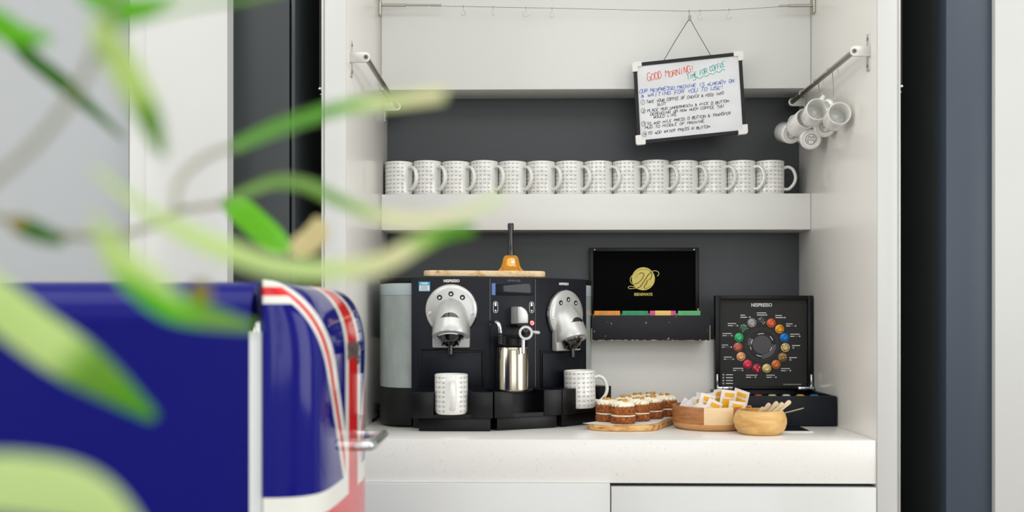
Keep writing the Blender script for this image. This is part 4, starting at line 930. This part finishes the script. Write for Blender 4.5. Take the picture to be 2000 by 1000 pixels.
for j in range(NZ+1):
    q = j/NZ; z = dzb+(fzt+.0005-dzb)*(1-(1-q)**1.8) if True else 0
    zr = (z-(fzt+.0005-.125))/.125; gz = (max(0, 1-max(0, zr)**2.6))**(1/2.2)
    for i in range(NY+1):
        t_ = -math.cos(PI*i/NY); f_ = .93*max(0, 1-abs(t_)**10)**(1/2.2)+.07*(1-t_*t_) if t_ < 0 else max(0, 1-t_**4)**.5; vs.append((dx0+DD*f_*gz, fyc+t_*(fy1-fy0)/2, z))
for j in range(NZ):
    for i in range(NY): a = j*(NY+1)+i; fs.append((a, a+1, a+NY+2, a+NY+1))
n0 = len(vs)
back = [(dx0-.0015, fyc+t_*(fy1-fy0)/2, z) for (z) in (dzb, fzt) for t_ in (-1, 1)]
vs += back; fs.append((n0, n0+1, n0+3, n0+2))
dm_.add(vs, fs); dm_.build('door', flag, fr, ang=60)
# chrome handle
hz_ = Z(872, 1.60); m = MB(); hb = -.260
m.tube(cat([(-.300, 1.603, hz_), (hb-.006, 1.603, hz_), (hb+.002, 1.61, hz_), (hb+.004, 1.63, hz_), (hb+.002, 1.74, hz_+.001), (hb-.004, 1.755, hz_), (-.302, 1.757, hz_)], 6), .0085, 14, (0, 0, 1), 1.0)
m.build('door_handle', mat('satin_chrome', (212, 214, 216), .22, metal=1), fr)
m = MB(); vs, fs = text_mesh('smeg', .052, .002, 1.0)
xs_ = dx0+DD+.0008; zl = Z(698, fyc)
for dx_ in (0, .004): m.add([(xs_-dx_, fyc+v.x, zl+v.z) for v in vs], fs)
m.build('fridge_lettering', MATS['satin_chrome'], fr)
# ---------------------------------------------------------------- foreground plant
leafm = bpy.data.materials.new('leaf'); leafm.use_nodes = True; nt = leafm.node_tree; pb = nt.nodes['Principled BSDF']
LC = {}
def leaf_mat(name, col, tr=.45):
    LC[name] = col
    if name in MATS: return MATS[name]
    m = bpy.data.materials.new(name); m.use_nodes = True; nt = m.node_tree; b = nt.nodes['Principled BSDF']; b.inputs['Base Color'].default_value = lin(*col); b.inputs['Roughness'].default_value = .4
    tl = nt.nodes.new('ShaderNodeBsdfTranslucent'); tl.inputs[0].default_value = lin(*[min(255, int(c*1.15)) for c in col]); mx = nt.nodes.new('ShaderNodeMixShader'); mx.inputs[0].default_value = tr
    nt.links.new(b.outputs[0], mx.inputs[1]); nt.links.new(tl.outputs[0], mx.inputs[2]); nt.links.new(mx.outputs[0], nt.nodes['Material Output'].inputs[0]); MATS[name] = m; return m
bpy.data.materials.remove(leafm)
gA = leaf_mat('leaf_green', (98, 172, 12)); gB = leaf_mat('leaf_pale', (204, 222, 160)); gC = leaf_mat('leaf_bright', (114, 196, 0)); gD = leaf_mat('leaf_mid', (124, 172, 60)); sT = leaf_mat('stem_olive', (150, 150, 120), .2); crm = leaf_mat('petal_cream', (226, 214, 172))
gE = leaf_mat('leaf_deep', (62, 124, 4)); brn = leaf_mat('bud_brown', (150, 130, 40), .2)
plant = thing('potted_plant', 'tall green potted plant with arching narrow leaves, close to the camera and out of focus', 'plant', (-.46, .55, 0))
def blade(name, pts, wpx, mt, Y0, Y1=None, taper=(.25, .15), flat=.10, N=(0, -1, .25)):
    Y1 = Y0 if Y1 is None else Y1; n = len(pts); q = [P(x, y, Y0+(Y1-Y0)*i/(n-1)) for i, (x, y) in enumerate(pts)]; c = cat(q, 8); k = len(c); R = []
    for i in range(k):
        t = i/(k-1); w_ = 1.0
        if t < .3: w_ = taper[0]+(1-taper[0])*math.sin(t/.3*PI/2)
        if t > .55: w_ = taper[1]+(1-taper[1])*math.cos((t-.55)/.45*PI/2)
        R.append(.5*wpx*w_*(Y0+(Y1-Y0)*t)/F)
    ml = mt if isinstance(mt, list) else [(mt, 1)]
    if len(ml) > 1:
        q = []
        for a, (m_, e) in enumerate(ml):
            if a == len(ml)-1: q.append((m_, e)); break
            n2 = ml[a+1][0]; q.append((m_, e-.09))
            for g in (.25, .5, .75): q.append((leaf_mat('%s_%s_%d' % (m_.name, n2.name, g*100), tuple(LC[m_.name][i]*(1-g)+LC[n2.name][i]*g for i in range(3))), e-.09+.045*(g*4)))
        ml = q
    b = MB().tube(c, R, 10, N, flat)
    for f in range(10*(k-1)):
        t = (f//10)/(k-1); b.m[f] = next((a for a, (m_, e) in enumerate(ml) if t <= e), len(ml)-1)
    return b.build(name, [m_ for m_, e in ml], plant)
gY = leaf_mat('leaf_yellow', (222, 224, 184))
# stems
blade('stem', [(-420, 1500), (-330, 900), (-220, 560), (-120, 430), (0, 425), (90, 452), (200, 462), (300, 440), (345, 412), (440, 398)], 15, sT, .42, .62, (1, .7), 1)
blade('stem', [(-330, 900), (-180, 600), (-60, 400), (60, 290), (140, 190), (190, 90), (215, 20), (250, -60)], 15, sT, .42, .40, (1, .8), 1)
blade('stem', [(345, 412), (345, 370), (365, 335), (410, 302), (455, 287)], 12, sT, .50, .54, (1, 1), 1)
blade('stem', [(205, 60), (300, 30), (380, 12), (460, 0), (560, -20)], 11, gD, .42, .5, (1, 1), 1)
# leaves
blade('leaf', [(-60, 0), (10, 55), (60, 112), (120, 160), (170, 205), (245, 272)], 34, gE, .56, .60)
blade('leaf', [(-50, 20), (-5, 45), (30, 66), (100, 78)], 54, gC, .48, .48, (.6, .3))
blade('leaf', [(190, 40), (225, 105), (260, 165), (290, 230), (318, 305)], 62, [(gB, .68), (gD, 1)], .39, .45, (.6, .25))
blade('leaf', [(212, 25), (206, 70), (196, 118)], 42, gE, .44)
blade('leaf', [(150, -30), (210, 4), (270, 16), (350, -20)], 56, gC, .42)
blade('leaf', [(455, 287), (520, 258), (600, 230), (680, 208), (780, 196), (870, 184)], 32, [(gA, .62), (gB, .78), (gY, 1)], .56, .48, (.8, 1.0))
blade('leaf', [(430, 397), (480, 375), (540, 355), (600, 362), (660, 390), (720, 415), (790, 430), (860, 428), (930, 408), (985, 382)], 26, [(gD, .55), (gY, .9), (gB, 1)], .62, .44, (.6, .6))
blade('leaf', [(432, 393), (470, 412), (508, 445), (540, 472), (566, 486)], 54, gC, .84, .80, (.1, .35))
blade('petal', [(566, 490), (588, 480), (612, 466), (620, 442), (617, 424)], 50, crm, .70)
blade('leaf', [(180, 330), (300, 420), (380, 462), (450, 492), (540, 520), (640, 528), (740, 515), (810, 480), (860, 458), (925, 446)], 42, [(gB, .62), (gY, .84), (gA, 1)], .42, .52, (.2, .5))
blade('leaf', [(200, 462), (235, 510), (280, 560), (340, 600), (420, 622), (500, 640)], 60, [(gB, .3), (gC, .7), (gD, 1)], .43, .50, (.4, .25))
blade('leaf', [(180, 420), (230, 490), (300, 545), (360, 590)], 40, gB, .36, .40)
blade('bud', [(390, 548), (393, 575), (396, 605)], 42, brn, .50)
blade('leaf', [(-120, 500), (-20, 580), (60, 645), (140, 700), (215, 752), (300, 815)], 92, [(gB, .62), (gD, .85), (gA, 1)], .41, .46, (.8, .2))
blade('leaf', [(-60, 510), (60, 605), (150, 672), (220, 735), (305, 818)], 34, gE, .46, .50, (.5, .5))
blade('leaf', [(-200, 1000), (-60, 950), (60, 950), (180, 980), (280, 1060)], 120, gB, .36, .38, (.7, .3))
blade('leaf', [(20, 430), (60, 448), (124, 474)], 40, [(brn, .35), (gE, 1)], .50, .50, (.4, .4))
# trunk and pot, out of the frame to the left below
m = MB(); p_ = P(-420, 1500, .42)
m.tube(cat([(-.46, .55, .30), (-.47, .52, .5), (-.46, .47, .7), (p_.x, p_.y, p_.z), tuple(P(-330, 900, .42))], 8), .008, 10); m.build('stem', sT, plant)
MB().lathe([(0, 0), (.12, 0), (.13, .01), (.16, .30), (.165, .32), (.15, .32), (.145, .29), (0, .28)], 48, Matrix.Translation((-.46, .55, 0))).build('pot', mat('pot_white', (220, 220, 215), .4), plant)
for o in bpy.data.objects:
    if '_w' in o: del o['_w']
